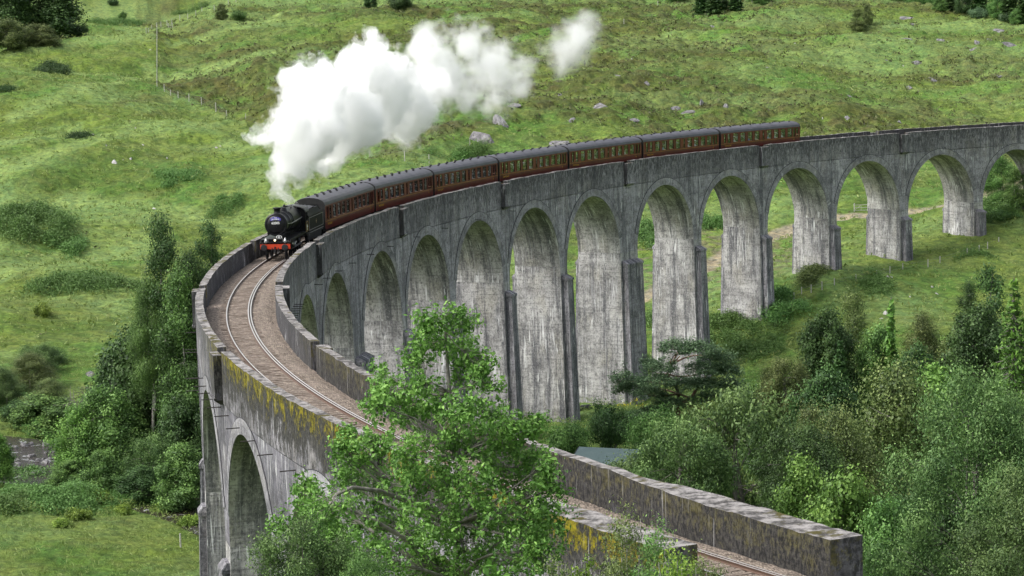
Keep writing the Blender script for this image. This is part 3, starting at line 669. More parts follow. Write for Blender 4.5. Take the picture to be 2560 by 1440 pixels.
def wheel(name, parent, x, y, r, spokes=0, mat=None, bal=False):
    mb = MB(); sg = 1 if y > 0 else -1
    mb.lathe([(r*.86, -.06), (r+.03, -.06*1), (r+.03, -.03), (r, -.03), (r, .06), (r*.86, .06), (r*.86, -.06)], (0, 0, 0), 'X', 26)
    mb.lathe([(.01, -.08), (.17, -.08), (.17, .09), (.01, .09)], (0, 0, 0), 'X', 12)
    for k in range(spokes):
        t = 2*math.pi*k/spokes; mb.cyl((0, .12*math.cos(t), .12*math.sin(t)), (0, .9*r*math.cos(t), .9*r*math.sin(t)), .035, n=5)
    mb.v = [(x+b, y+a*sg, r+c) for a, b, c in mb.v]
    return mb.build(name, [mat or M_LBLK], parent)
# engine
M = frame_at(31.1, 40.9); LOCO = empty('steam_locomotive', 'black steam engine with red buffer beam and purple headboard at the head of the train', 'steam locomotive'); LOCO.matrix_world = M
L0 = 4.9      # front buffer face at +4.9, cab rear at -4.9
def ring(r, x, cz, n=28): return [(x, r*math.sin(2*math.pi*k/n), cz+r*math.cos(2*math.pi*k/n)) for k in range(n)]
BZ = 2.86
mb = MB(); mb.lathe([(.93, 4.05), (.93, 2.25), (.95, 2.25), (.95, 2.15), (.88, 2.15)], (0, 0, BZ), 'X', 32); mb.lathe([(.02, 4.19), (.5, 4.17), (.80, 4.09), (.80, 4.05), (.93, 4.05), (.95, 4.02)], (0, 0, BZ), 'X', 32)
mb.lathe([(.80, 4.08), (.84, 4.11), (.87, 4.08)], (0, 0, BZ), 'X', 32)
sm = mb.build('smokebox', [M_LBLK], LOCO, smooth=False)
for p_ in sm.data.polygons: p_.use_smooth = True
mb = MB()
for z in (BZ-.30, BZ-.55): mb.cyl((4.10, .80, z), (4.15, -.25, z), .022, n=6)
mb.cyl((4.16, 0, BZ-.1), (4.30, 0, BZ-.1), .04, n=10); mb.cyl((4.28, 0, BZ-.02), (4.28, .08, BZ-.26), .018, n=6); mb.cyl((4.28, 0, BZ-.1), (4.28, -.20, BZ-.12), .018, n=6)
mb.build('smokebox_door_hinge', [M_LBLK, M_STEEL], LOCO)
mb = MB(); mb.lathe([(.88, 2.15), (.88, 0.2), (.885, .2), (.885, .14), (.88, .14), (.94, -2.7)], (0, 0, BZ), 'X', 32); mb.lathe([(.885, 1.2), (.90, 1.2), (.90, 1.13), (.885, 1.13)], (0, 0, BZ), 'X', 32)
bo = mb.build('boiler', [M_LBLK], LOCO)
for p_ in bo.data.polygons: p_.use_smooth = True
mb = MB(); pf = [(.66, 1.6), (.94, 2.3)]+[(.95*math.cos(a), BZ+.93*math.sin(a)) for a in np.linspace(-.25, math.pi+.25, 15)]+[(-.94, 2.3), (-.66, 1.6)]
mb.extr(pf, -2.7, -3.6); mb.build('firebox', [M_LBLK], LOCO)
mb = MB(); mb.lathe([(.36, .80), (.30, .90), (.27, 1.0), (.27, 1.22), (.34, 1.24), (.36, 1.32), (.30, 1.36), (.24, 1.36), (.22, 1.1)], (3.25, 0, BZ), 'Z', 22); mb.build('chimney', [M_LBLK], LOCO, smooth=True)
mb = MB(); mb.lathe([(.50, .68), (.40, .86), (.36, .98), (.33, 1.08), (.24, 1.16), (.02, 1.19)], (.55, 0, BZ), 'Z', 22); mb.build('steam_dome', [M_LBLK], LOCO, smooth=True)
for y in (-.3, .3):
    mb = MB(); mb.lathe([(.12, .85), (.10, 1.12), (.06, 1.2), (.01, 1.21)], (-2.0, y, BZ), 'Z', 10); mb.build('safety_valve', [M_LBLK], LOCO)
# cab
mb = MB(); yc = 1.28
for sg in (-1, 1):
    mb.box((-4.05, sg*yc, 1.95), (1.25, .04, 1.1)); mb.box((-3.5, sg*yc, 2.85), (.16, .04, .75)); mb.box((-4.25, sg*yc, 2.85), (.10, .04, .75)); mb.box((-4.05, sg*yc, 3.27), (1.25, .04, .12))
mb.extr([(-1.28, 1.4), (1.28, 1.4), (1.28, 3.32)]+[(1.28*math.cos(a), 3.32+.52*math.sin(a)) for a in np.linspace(.1, math.pi-.1, 9)]+[(-1.28, 3.32)], -3.44, -3.40)
cab = mb.build('cab', [M_TBLK], LOCO)
mb = MB(); a_ = np.linspace(.02, math.pi-.02, 13); P = [(x, 1.34*math.cos(q), 3.30+.56*math.sin(q)) for x in (-3.2, -4.95) for q in a_]; kk = 13
mb.add(P, [(i, i+1, kk+i+1, kk+i) for i in range(kk-1)]); mb.add([(x, y*.97, z-.05) for x, y, z in P], [(kk+i, kk+i+1, i+1, i) for i in range(kk-1)])
for i_ in range(3): mb.cyl(P[i_*6], (P[i_*6][0]-1.75, P[i_*6][1], P[i_*6][2]), .025, n=5)
mb.build('roof', [plain('cab_roof', (.035, .035, .038), .5)], cab)
for y in (-.72, .72):
    f = MB(); f.box((-3.38, y, 3.05), (.03, .42, .34)); f.build('spectacle_window', [M_GLS], cab)
mb = MB()
for sg in (-1, 1):
    for (a, b, c, d) in ((-3.5, -4.6, 1.6, 1.6), (-3.5, -4.6, 2.4, 2.4), (-3.5, -3.5, 1.6, 2.4), (-4.6, -4.6, 1.6, 2.4)): mb.cyl((a, sg*1.305, c), (b, sg*1.305, d), .012, n=4)
mb.build('lining', [M_YEL], cab)
for sg in (-1, 1):
    mb = MB(); mb.box((-4.05, sg*1.31, 1.93), (.42, .02, .5)); mb.build('number_plate', [plain('pale_plate', (.38, .36, .26), .6)], cab)
    X = (-1, 0, 0) if sg > 0 else (1, 0, 0); text_mesh('62005', .22, 'number', M_WHT, cab, basis((-4.05, sg*1.325, 2.0), X, (0, 0, 1)))
# footplate and frames
mb = MB(); mb.box((.3, 0, 1.62), (8.6-.6, 2.55, .05)); mb.box((4.35, 0, 1.42), (.9, 2.5, .05))
for sg in (-1, 1):
    mb.box((.3, sg*1.27, 1.58), (8.0, .03, .14)); mb.add([(4.3, sg*1.2, 1.63), (4.3, sg*1.27, 1.63), (4.85, sg*1.27, 1.36), (4.85, sg*1.2, 1.36)], [(0, 1, 2, 3)])
mb.build('running_board', [M_LBLK], LOCO)
mb = MB()
for sg in (-1, 1): mb.box((.2, sg*.52, 1.05), (8.9, .05, .85))
mb.box((3.6, 0, 1.45), (1.2, 1.5, .5)); mb.build('frame', [M_BLK], LOCO)
mb = MB(); mb.box((4.72, 0, 1.10), (.05, 2.5, .42)); beam = mb.build('buffer_beam', [M_RED], LOCO)
for sg in (-1, 1):
    mb = MB(); mb.lathe([(.20, 4.72), (.16, 4.80), (.13, 5.05), (.09, 5.05), (.09, 5.18), (.26, 5.18), (.27, 5.22), (.24, 5.24), (.01, 5.25)], (0, sg*.87, 1.06), 'X', 20); mb.build('buffer', [M_BLK], LOCO)
    mb = MB(); mb.lathe([(.10, 1.36), (.10, 1.62), (.07, 1.68), (.05, 1.72), (.05, 1.80), (.01, 1.81)], (4.55, sg*.80, 0), 'Z', 12, 0); mb.cyl((4.64, sg*.80, 1.50), (4.68, sg*.80, 1.50), .055, n=10, mi=1); mb.build('headlamp', [M_WHT, M_BLK], LOCO)
    mb = MB(); mb.cyl((4.75, sg*.25, 1.0), (4.95, sg*.28, .75), .035, n=6); mb.cyl((4.95, sg*.28, .75), (4.9, sg*.30, .45), .035, n=6); mb.build('brake_hose', [M_BLK], LOCO)
mb = MB(); mb.lathe([(.09, 0), (.09, .14), (.06, .16)], (4.55, -.02, 1.62), 'X', 12); mb.cyl((4.6, -.02, 1.4), (4.6, -.02, 1.55), .03, n=6); mb.v = [(x, y, z) for x, y, z in mb.v]; l_ = mb.build('electric_headlight', [M_BLK], LOCO)
mb = MB(); mb.lathe([(.085, .15), (.01, .165)], (4.55, -.02, 1.62), 'X', 12); mb.build('lens', [M_LAMP], l_)
mb = MB(); mb.box((5.0, 0, 1.02), (.12, .1, .12)); mb.cyl((4.74, 0, 1.05), (5.02, 0, 1.05), .05, n=8); mb.cyl((5.0, 0, 1.0), (5.02, 0, .62), .05, n=8); mb.box((5.0, 0, .78), (.10, .18, .3)); mb.build('coupling_hook', [M_BLK], LOCO)
mb = MB()
for sg in (-1, 1): mb.cyl((4.6, sg*.62, 1.4), (4.6, sg*.60, 1.78), .018, n=6)
mb.cyl((4.6, -.6, 1.78), (4.6, .6, 1.78), .018, n=6); mb.build('front_rail', [M_LIN0], LOCO)
# headboard with curved top, number, badge
mb = MB(); hp = [(-.44, BZ+.34), (-.44, BZ+.50)]+[(.40*math.sin(a), BZ+.48+.16*math.cos(a)) for a in np.linspace(-1.2, 1.2, 9)]+[(.44, BZ+.50), (.44, BZ+.34)]+[(.3*math.sin(a), BZ+.29+.1*math.cos(a)) for a in np.linspace(1.2, -1.2, 7)]
mb.extr(hp, 4.17, 4.22); hb = mb.build('headboard', [M_PURP], LOCO)
text_mesh('THE', .12, 'lettering', M_WHT, hb, basis((4.235, 0, BZ+.565), (0, 1, 0), (0, 0, 1))); text_mesh('JACOBITE', .15, 'lettering', M_WHT, hb, basis((4.235, 0, BZ+.44), (0, 1, 0), (0, 0, 1)))
text_mesh('62005', .27, 'number', M_WHT, LOCO, basis((4.205, .0, BZ+.13), (0, 1, 0), (0, 0, 1)), .012)
mb = MB(); mb.v = []; k = 20
mb.add([(4.42, .28+.25*math.cos(2*math.pi*i/k), 1.86+.14*math.sin(2*math.pi*i/k)) for i in range(k)], [tuple(range(k))], 0); mb.add([(4.425, .28+.20*math.cos(2*math.pi*i/k), 1.86+.10*math.sin(2*math.pi*i/k)) for i in range(k)], [tuple(range(k))], 1)
mb.add([(4.43, .28+.10*math.cos(2*math.pi*i/k), 1.86+.05*math.sin(2*math.pi*i/k)) for i in range(k)], [tuple(range(k))], 0); mb.box((4.40, .28, 1.86), (.03, .1, .3), 1); mb.build('oval_badge', [M_WHT, M_LBLK], LOCO)
# cylinders, motion, wheels
for sg in (-1, 1):
    mb = MB(); mb.lathe([(.01, 3.95), (.30, 3.95), (.30, 3.9), (.34, 3.9), (.34, 2.95), (.30, 2.95), (.01, 2.93)], (0, sg*1.0, 1.05), 'X', 18); mb.box((3.42, sg*.98, 1.35), (.95, .5, .35)); mb.lathe([(.01, 4.05), (.13, 4.05), (.15, 3.9), (.15, 2.9)], (0, sg*.95, 1.42), 'X', 12, 1); mb.build('cylinder', [M_LBLK, M_STEEL], LOCO)
    mb = MB(); mb.box((1.9, sg*1.12, .88), (2.2, .06, .10)); mb.box((0, sg*1.10, .80), (3.9, .05, .14)); mb.box((2.4, sg*1.12, 1.18), (1.2, .05, .08)); mb.cyl((1.0, sg*1.15, 1.2), (2.2, sg*1.15, .95), .04, n=6); mb.build('coupling_rod', [M_STEEL], LOCO)
    for x in (1.9, -.1, -2.3): wheel('driving_wheel', LOCO, x, sg*.80, .79, 16)
    wheel('pony_wheel', LOCO, 4.1, sg*.80, .46, 10)
    mb = MB(); mb.cyl((2.2, sg*1.02, BZ-.05), (-2.9, sg*1.08, BZ+.05), .02, n=6); mb.cyl((4.0, sg*1.0, BZ+.08), (2.2, sg*1.02, BZ-.05), .02, n=6); mb.build('handrail', [M_STEEL], LOCO)
    mb = MB()
    for x in (-4.6,): mb.box((x, sg*1.2, .75), (.5, .12, .04)); mb.box((x, sg*1.2, 1.1), (.5, .12, .04)); mb.box((x, sg*1.18, 1.1), (.5, .02, .9))
    for x in (2.6, 1.9, 1.2): mb.cyl((x, sg*.9, 1.9), (x, sg*.95, 2.1), .08, n=8)
    mb.build('footstep', [M_LBLK], LOCO)
# tender
M = frame_at(41.3, 48.0); TEN = empty('tender', 'black coal tender with cream lining coupled behind the steam engine', 'tender'); TEN.matrix_world = M
mb = MB(); hl = 3.35
mb.extr([(-1.25, 1.35), (1.25, 1.35), (1.25, 2.75), (1.15, 2.85), (-1.15, 2.85), (-1.25, 2.75)], -hl, hl)
for sg in (-1, 1): mb.add([(-2.2, sg*1.25, 2.75), (3.3, sg*1.25, 2.75), (3.3, sg*1.0, 3.25), (-2.2, sg*1.0, 3.25)], [(0, 1, 2, 3)]); mb.add([(-2.2, sg*1.22, 2.75), (3.3, sg*1.22, 2.75), (3.3, sg*.97, 3.25), (-2.2, sg*.97, 3.25)], [(3, 2, 1, 0)])
mb.add([(-2.2, -1.25, 2.75), (-2.2, 1.25, 2.75), (-2.2, 1.0, 3.35), (-2.2, -1.0, 3.35)], [(0, 1, 2, 3)]); mb.build('tank', [M_TBLK], TEN)
cx, cy = np.meshgrid(np.linspace(-2.1, 2.9, 26), np.linspace(-1.0, 1.0, 12)); cz = 3.12+.28*np.exp(-((cx-.3)/1.6)**2)*(1-.5*cy**2)+rng.random(cx.shape)*.16; I = np.arange(cx.size).reshape(cx.shape)
mesh_np('coal', np.stack([cx.ravel(), cy.ravel(), cz.ravel()], 1), np.stack([I[:-1, :-1], I[:-1, 1:], I[1:, 1:], I[1:, :-1]], -1).reshape(-1, 4), M_COAL, TEN)
mb = MB()
M_LIN = plain('grey_lining', (.34, .33, .31), .5, 0, .1)
for sg in (-1, 1):
    for (x0, x1, z0, z1) in ((-3.2, 3.2, 1.55, 1.55), (-3.2, 3.2, 2.6, 2.6), (-3.2, -3.2, 1.55, 2.6), (3.2, 3.2, 1.55, 2.6), (-3.3, 3.3, 1.32, 1.32)): mb.cyl((x0, sg*1.262, z0), (x1, sg*1.262, z1), .014, n=4)
mb.build('lining', [M_LIN], TEN)
for sg in (-1, 1):
    mb = MB(); k = 14; mb.add([(.0+.09*math.cos(2*math.pi*i/k), sg*1.265, 2.12+.22*math.sin(2*math.pi*i/k)) for i in range(k)], [tuple(range(k)) if sg < 0 else tuple(range(k-1, -1, -1))]); mb.add([(.0+.22*math.cos(2*math.pi*i/k), sg*1.264, 2.1+.05*math.sin(2*math.pi*i/k)) for i in range(k)], [tuple(range(k)) if sg < 0 else tuple(range(k-1, -1, -1))])
    mb.build('crest', [plain('crest_gold', (.36, .24, .14), .5, 0, .4, 12)], TEN)
mb = MB(); mb.box((0, 0, 1.2), (6.9, 2.4, .2))
for sg in (-1, 1): mb.box((0, sg*1.08, .85), (6.2, .06, .5))
mb.build('frame', [M_BLK], TEN)
for sg in (-1, 1):
    for x in (-2.1, 0, 2.1): wheel('wheel', TEN, x, sg*.80, .6, 12)
mb = MB(); mb.box((3.3, 1.2, 1.9), (.05, .05, 1.6)); mb.box((3.3, -1.2, 1.9), (.05, .05, 1.6)); mb.build('handrail', [M_STEEL], TEN)
# dark gangway face between tender and first carriage belongs to the carriage

# ------------------------------------------------------------------ passengers
M_SKIN = plain('skin', (.55, .33, .24), .6, 0, .08)
CLO = {'white': (.70, .70, .70), 'pink': (.55, .16, .22), 'blue': (.06, .10, .38), 'green': (.12, .25, .08), 'hi-vis yellow': (.45, .70, .03), 'red': (.5, .05, .05), 'pale blue': (.35, .45, .62), 'black': (.02, .02, .025), 'orange': (.6, .2, .04), 'cream': (.55, .5, .4)}
MC = {k: plain('cloth_'+k.replace(' ', '_').replace('-', '_'), v, .85, 0, .1) for k, v in CLO.items()}
M_HAIR = plain('hair', (.06, .04, .025), .8); M_HAIR2 = plain('grey_hair', (.42, .38, .33), .8)
def person(M, x, y, cloth, hair, label, lean=0., face=0., z0=1.45):
    """seated or standing passenger, from the waist up: one continuous body of skin (head, neck, arms, hands) with a shirt over it"""
    root = empty('person', label, 'person', group='passengers looking out of the train windows')
    root.matrix_world = M@Matrix.Translation((x, y, z0))@Matrix.Rotation(face, 4, 'Z')@Matrix.Rotation(lean, 4, 'X')
    me = bpy.data.meshes.new('person_body')
    pts = [((0, 0, 0), .15), ((0, 0, .25), .16), ((0, 0, .47), .15), ((0, 0, .56), .055), ((0, 0, .64), .06), ((0, .01, .72), .105), ((0, 0, .82), .095), ((0, 0, .88), .05),
           ((.18, 0, .50), .055), ((.25, .05, .28), .045), ((.20, .28, .24), .034), ((.16, .36, .27), .03), ((.15, .43, .28), .018),
           ((-.18, 0, .50), .055), ((-.25, .05, .28), .045), ((-.20, .28, .24), .034), ((-.16, .36, .27), .03), ((-.15, .43, .28), .018),
           ((0, .105, .745), .018), ((.19, .42, .26), .009), ((-.19, .42, .26), .009)]
    ed = [(0, 1), (1, 2), (2, 3), (3, 4), (4, 5), (5, 6), (6, 7), (2, 8), (8, 9), (9, 10), (10, 11), (11, 12), (2, 13), (13, 14), (14, 15), (15, 16), (16, 17), (5, 18), (11, 19), (16, 20)]
    me.from_pydata([p for p, r in pts], ed, []); o = bpy.data.objects.new('person_body', me); link(o)
    mo = o.modifiers.new('skin', 'SKIN'); me.update()
    for v, (p, r) in zip(me.skin_vertices[0].data, pts): v.radius = (r, r*.8 if r > .12 else r)
    me.skin_vertices[0].data[0].use_root = True
    o.modifiers.new('s', 'SUBSURF').levels = 1
    dg = bpy.context.evaluated_depsgraph_get(); bpy.context.view_layer.update()
    mm = bpy.data.meshes.new_from_object(o.evaluated_get(dg)); bpy.data.objects.remove(o); mm.materials.clear(); mm.materials.append(M_SKIN)
    for p_ in mm.polygons: p_.use_smooth = True
    b = bpy.data.objects.new('body', mm); link(b, root)
    sh = MB(); pr = [(.13, -.02), (.175, .05), (.185, .28), (.19, .43), (.13, .52), (.065, .555)]
    sh.lathe([(r, h) for r, h in pr], n=14)
    sh.v = [(x_*1.18, y_*.82, z_) for x_, y_, z_ in sh.v]
    for sg in (-1, 1): sh.cyl((sg*.15, 0, .47), (sg*.26, .04, .27), .078, .06, n=8); sh.cyl((sg*.26, .04, .29), (sg*.22, .2, .245), .06, .05, n=8)
    sh.build('shirt', [MC[cloth]], root, smooth=True)
    hr = MB(); hr.lathe([(.118, .77), (.122, .82), (.105, .88), (.05, .93), (.005, .935)], (0, -.02, 0), n=12); hr.build('hair', [hair], root, smooth=True)
    return root
PAX = [(0, -2.0, 'pale blue'), (0, 6.3, 'cream'), (1, -5.5, 'cream'), (1, -2.0, 'white'), (3, 1.05, 'white'), (3, -2.0, 'pale blue'), (4, 2.8, 'cream'), (4, -3.75, 'pale blue'), (5, -2.0, 'white'), (5, -5.5, 'cream'), (6, 6.3, 'white'), (6, 1.05, 'cream'), (0, 4.55, 'white'), (0, 2.8, 'pale blue'), (0, -3.75, 'cream'), (0, -5.5, 'white'), (1, 8.4, 'red'), (1, 6.3, 'green'), (1, 4.55, 'pink'), (1, 2.8, 'pale blue'), (1, -3.75, 'white'), (1, -8.35, 'cream'),
       (2, 6.3, 'black'), (2, 4.55, 'blue'), (2, -2.0, 'white'), (2, -3.75, 'cream'), (2, -8.35, 'black'), (3, 3.1, 'hi-vis yellow'), (3, 8.0, 'orange'), (3, -3.75, 'white'), (3, -5.5, 'green'),
       (4, 8.2, 'blue'), (4, 4.55, 'green'), (4, -2.0, 'white'), (4, -5.5, 'white'), (5, 8.3, 'blue'), (5, 4.55, 'pale blue'), (5, 2.8, 'green'), (5, -3.75, 'white'), (6, 2.8, 'blue'), (6, -2.0, 'pale blue'), (6, -3.75, 'white'), (6, -5.5, 'white'), (6, -9.1, 'red')]
for i, (ci, x, cl) in enumerate(PAX):
    wl = [q for q, w_, k_ in WINS]; wi = int(np.argmin([abs(q-x) for q in wl]))
    wn = ['in the first doorway', 'in the narrow window behind the first door', 'in the first wide window', 'in the second wide window', 'in the third wide window', 'in the fourth wide window', 'by the middle slit', 'in the fifth wide window', 'in the sixth wide window', 'in the seventh wide window', 'in the last wide window', 'in the narrow window before the rear door', 'in the rear doorway'][wi]
    y = -1.12; lean = 0; z0 = 1.60
    hv = cl == 'hi-vis yellow'
    if hv or x in (-8.35, -9.1, 8.4, 8.0, 8.2, 8.3): y, z0 = -1.16, 1.78
    # circle side of the train is local +y or -y depending on the frame; put them at the side seen across the parapet
    person(coachM[ci], x, -y, cl, M_HAIR2 if i % 3 == 0 else M_HAIR, 'passenger in %s top %s of the %s carriage' % (cl, wn, ORD[ci]), 0, 0, z0)

# ------------------------------------------------------------------ vegetation
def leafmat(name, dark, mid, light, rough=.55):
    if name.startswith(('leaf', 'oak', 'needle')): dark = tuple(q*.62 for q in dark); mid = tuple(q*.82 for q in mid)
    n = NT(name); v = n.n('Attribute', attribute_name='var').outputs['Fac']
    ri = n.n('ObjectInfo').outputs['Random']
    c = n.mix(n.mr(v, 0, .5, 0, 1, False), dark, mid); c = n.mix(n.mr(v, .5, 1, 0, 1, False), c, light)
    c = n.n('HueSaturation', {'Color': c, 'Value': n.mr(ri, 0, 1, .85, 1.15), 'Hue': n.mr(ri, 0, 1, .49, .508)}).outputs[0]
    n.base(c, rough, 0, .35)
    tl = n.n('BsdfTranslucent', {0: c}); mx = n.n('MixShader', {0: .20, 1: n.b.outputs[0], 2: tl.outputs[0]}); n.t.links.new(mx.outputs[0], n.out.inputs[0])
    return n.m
LM = {'oak': leafmat('oak_leaf', (.055, .14, .024), (.135, .28, .048), (.25, .42, .09)),
      'bright': leafmat('leaf_bright_green', (0.072, 0.169, 0.032), (0.129, 0.282, 0.052), (0.241, 0.435, 0.089)),
      'dark': leafmat('leaf_dark_green', (.020, .052, .014), (.048, .108, .028), (.100, .185, .050)),
      'mid': leafmat('leaf_mid_green', (0.057, 0.142, 0.034), (0.113, 0.236, 0.057), (0.198, 0.359, 0.085)),
      'grey': leafmat('leaf_grey_green', (.040, .095, .030), (.095, .185, .050), (.195, .310, .095)),
      'olive': leafmat('leaf_olive_green', (.045, .080, .022), (.115, .165, .045), (.215, .270, .085)),
      'blue': leafmat('needle_blue_green', (.045, .100, .045), (.105, .195, .090), (.20, .32, .155)),
      'spruce': leafmat('needle_bright_green', (0.056, 0.146, 0.032), (0.123, 0.280, 0.050), (0.235, 0.459, 0.078)),
      'lime': leafmat('leaf_yellow_green', (.080, .150, .018), (.165, .270, .032), (.280, .390, .060)),
      'fern': leafmat('fern_green', (.045, .105, .022), (.095, .190, .042), (.165, .290, .078)),
      'yellow': leafmat('yellow_petal', (.45, .42, .02), (.6, .55, .03), (.7, .65, .06)),
      'grass': leafmat('grass_blade', (0.108, 0.185, 0.039), (0.193, 0.285, 0.065), (0.308, 0.370, 0.131)),
      'heath': leafmat('heather_sprig', (0.049, 0.056, 0.025), (0.091, 0.105, 0.035), (0.133, 0.154, 0.049))}
M_BARK = plain('grey_bark', (.13, .12, .11), .9, 0, .4, 4)
M_BARKP = plain('orange_brown_bark', (.17, .105, .075), .9, 0, .4, 4)
M_BARKO = plain('oak_bark', (.20, .19, .165), .9, 0, .4, 4)
M_BARKB = plain('pale_bark', (.34, .32, .29), .9, 0, .4, 4)

def leaves(P, var, L, W, up=.4, droop=0., rs=None, fold=.25, jit=.35, out=None):
    """diamond leaves at points P (n,3)"""
    n = len(P); rs = rs or rng
    nrm = rs.normal(size=(n, 3))
    if out is None: nrm[:, 2] = np.abs(nrm[:, 2])+up
    else: nrm = nrm*.55+out*1.0; nrm[:, 2] += up*.6
    nrm /= np.linalg.norm(nrm, axis=1, keepdims=True)
    d = rs.normal(size=(n, 3)); d[:, 2] -= droop; d -= (d*nrm).sum(1, keepdims=True)*nrm; d /= np.linalg.norm(d, axis=1, keepdims=True)
    s = np.cross(nrm, d); k = (1+jit*rs.normal(size=(n, 1))).clip(.4, 1.8)
    a = P-d*L*k*.5; b = P+s*W*k*.5+nrm*L*fold*.3; c = P+d*L*k*.5; e = P-s*W*k*.5+nrm*L*fold*.3
    V = np.stack([a, b, c, e], 1).reshape(-1, 3); F = np.arange(4*n).reshape(n, 4)
    return V, F, np.repeat(var, 4)
def tube(mb, pts, rads, n=5, mi=0):
    pts = [Vector(p) for p in pts]; ring_ = []
    for i, p in enumerate(pts):
        d = (pts[min(i+1, len(pts)-1)]-pts[max(i-1, 0)]); q = (d if d.length > 1e-6 else Vector((0, 0, 1))).to_track_quat('Z', 'Y')
        ring_ += [p+q@Vector((rads[i]*math.cos(2*math.pi*k/n), rads[i]*math.sin(2*math.pi*k/n), 0)) for k in range(n)]
    mb.add(ring_, [(i*n+k, i*n+(k+1) % n, (i+1)*n+(k+1) % n, (i+1)*n+k) for i in range(len(pts)-1) for k in range(n)], mi)
def bend(a, b, k=.12, m=4, sag=0, rs=None):
    a, b = np.array(a, float), np.array(b, float); L = np.linalg.norm(b-a); rs = rs or rng; o = rs.normal(size=3)*L*k
    return [a+(b-a)*t+o*math.sin(math.pi*t)+np.array([0, 0, sag*L*math.sin(math.pi*t)]) for t in np.linspace(0, 1, m)]
TREE = {}
def proto(kind, lobes, ncl, nlf, L, W, mat, trunk, crad, bark, up=.4, droop=0., shell=.72, seed=1, flat=1., dropc=0., trunks=1, brn=1, lit=.5):
    """lobes (x,y,z,rx,rz); trunk (height, radius)"""
    L *= .62; W *= .66; nlf = int(nlf*1.9)
    rs = np.random.default_rng(seed); lb = np.array(lobes, float); wgt = lb[:, 3]**2*lb[:, 4]; wgt /= wgt.sum()
    pick = rs.choice(len(lb), ncl, p=wgt); v = rs.normal(size=(ncl, 3)); v /= np.linalg.norm(v, axis=1, keepdims=True)
    rr = np.where(rs.random(ncl) < shell, .80+.25*rs.random(ncl), rs.random(ncl)**.5*.8)
    cc = lb[pick, :3]+v*rr[:, None]*np.stack([lb[pick, 3], lb[pick, 3], lb[pick, 4]], 1)
    cc[:, 2] = np.maximum(cc[:, 2], .15)
    cr = crad*(.6+.8*rs.random(ncl)); cv = rs.random(ncl)
    idx = np.repeat(np.arange(ncl), (nlf*(cr/crad)**2).astype(int)+4)
    g = rs.normal(size=(len(idx), 3))*cr[idx, None]*np.array([.6, .6, .6*flat]); P = cc[idx]+g
    if dropc: P[:, 2] -= dropc*np.abs(rs.normal(size=len(idx)))*cr[idx]
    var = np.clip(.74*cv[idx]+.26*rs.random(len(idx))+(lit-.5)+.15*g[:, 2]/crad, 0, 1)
    ou = P-lb[pick[idx], :3]; ou /= np.linalg.norm(ou, axis=1, keepdims=True)+1e-6; ou = ou*.65+(g/(np.linalg.norm(g, axis=1, keepdims=True)+1e-6))*.6
    V, F, A = leaves(P, var, L, W, up, droop, rs, out=ou)
    crown = mesh_np('crown', V, F, mat, attr=A, nlink=True)
    mb = MB(); th_, tr_ = trunk; tops = []
    for q in range(trunks):
        b = rs.normal(size=2)*tr_*1.5*(trunks > 1); t = rs.normal(size=2)*tr_*1.5+(rs.normal(size=2)*lb[:, 3].mean()*.5 if trunks > 1 else 0)
        p = bend((b[0], b[1], -1.2), (t[0], t[1], th_), .03, 7, 0, rs); tube(mb, p, [tr_*(1.15-.95*k/6) for k in range(7)], 7); tops.append(p)
    for i, l in enumerate(lb):
        p = tops[i % trunks]; k = int(np.argmin([abs(q[2]-(l[2]-l[3]*.7)) for q in p])); st = p[k]
        b = bend(st, l[:3], .10, 5, .05, rs); tube(mb, b, [tr_*.45*(1-.17*q)*min(1, l[3]/2.) for q in range(5)], 5)
        mine = np.where(pick == i)[0][:max(2, int(brn*len(np.where(pick == i)[0])))]
        for c_ in mine:
            s_ = b[rs.integers(1, 5)]; tube(mb, bend(s_, cc[c_], .12, 4, 0, rs), [tr_*.12, tr_*.09, tr_*.06, tr_*.03], 3)
    tk = mb.build('trunk', [bark], nlink=True, smooth=True)
    H_ = (lb[:, 2]+lb[:, 4]).max(); Wd = ((lb[:, 0]+lb[:, 3]).max()-(lb[:, 0]-lb[:, 3]).min())
    TREE[kind] = (crown, tk, H_, Wd)
def rl(n, R_, z0, z1, r, rs, top=.5):
    o = []
    for i in range(n):
        t = i/(n-1); a = i*2.4+rs.random(); k = R_*(math.sin(math.pi*(.15+.75*t))**.8 if top else 1)*(.6+.5*rs.random())*(1-top*t*t)
        q = r*(.7+.5*rs.random())*(1-.3*t); o.append((k*math.cos(a), k*math.sin(a), z0+(z1-z0)*t, q, q*.85))
    return o
rs = np.random.default_rng(3)
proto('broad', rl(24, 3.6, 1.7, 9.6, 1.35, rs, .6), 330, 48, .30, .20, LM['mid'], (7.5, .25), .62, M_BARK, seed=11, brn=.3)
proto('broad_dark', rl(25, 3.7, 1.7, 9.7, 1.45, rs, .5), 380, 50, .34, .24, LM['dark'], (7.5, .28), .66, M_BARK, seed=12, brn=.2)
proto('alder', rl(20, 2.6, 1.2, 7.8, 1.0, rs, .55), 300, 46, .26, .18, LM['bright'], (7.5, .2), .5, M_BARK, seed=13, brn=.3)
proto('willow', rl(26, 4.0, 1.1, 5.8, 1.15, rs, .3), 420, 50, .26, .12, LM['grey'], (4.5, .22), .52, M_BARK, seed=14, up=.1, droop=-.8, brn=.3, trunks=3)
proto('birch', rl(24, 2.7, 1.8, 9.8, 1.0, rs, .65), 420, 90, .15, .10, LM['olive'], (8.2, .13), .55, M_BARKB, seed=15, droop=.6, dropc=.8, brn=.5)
proto('birch_tall', rl(12, 1.3, 2.2, 11.2, 1.15, rs, .45), 260, 52, .20, .12, LM['mid'], (10.2, .11), .48, M_BARKB, seed=16, droop=.5, dropc=.6, brn=.5)
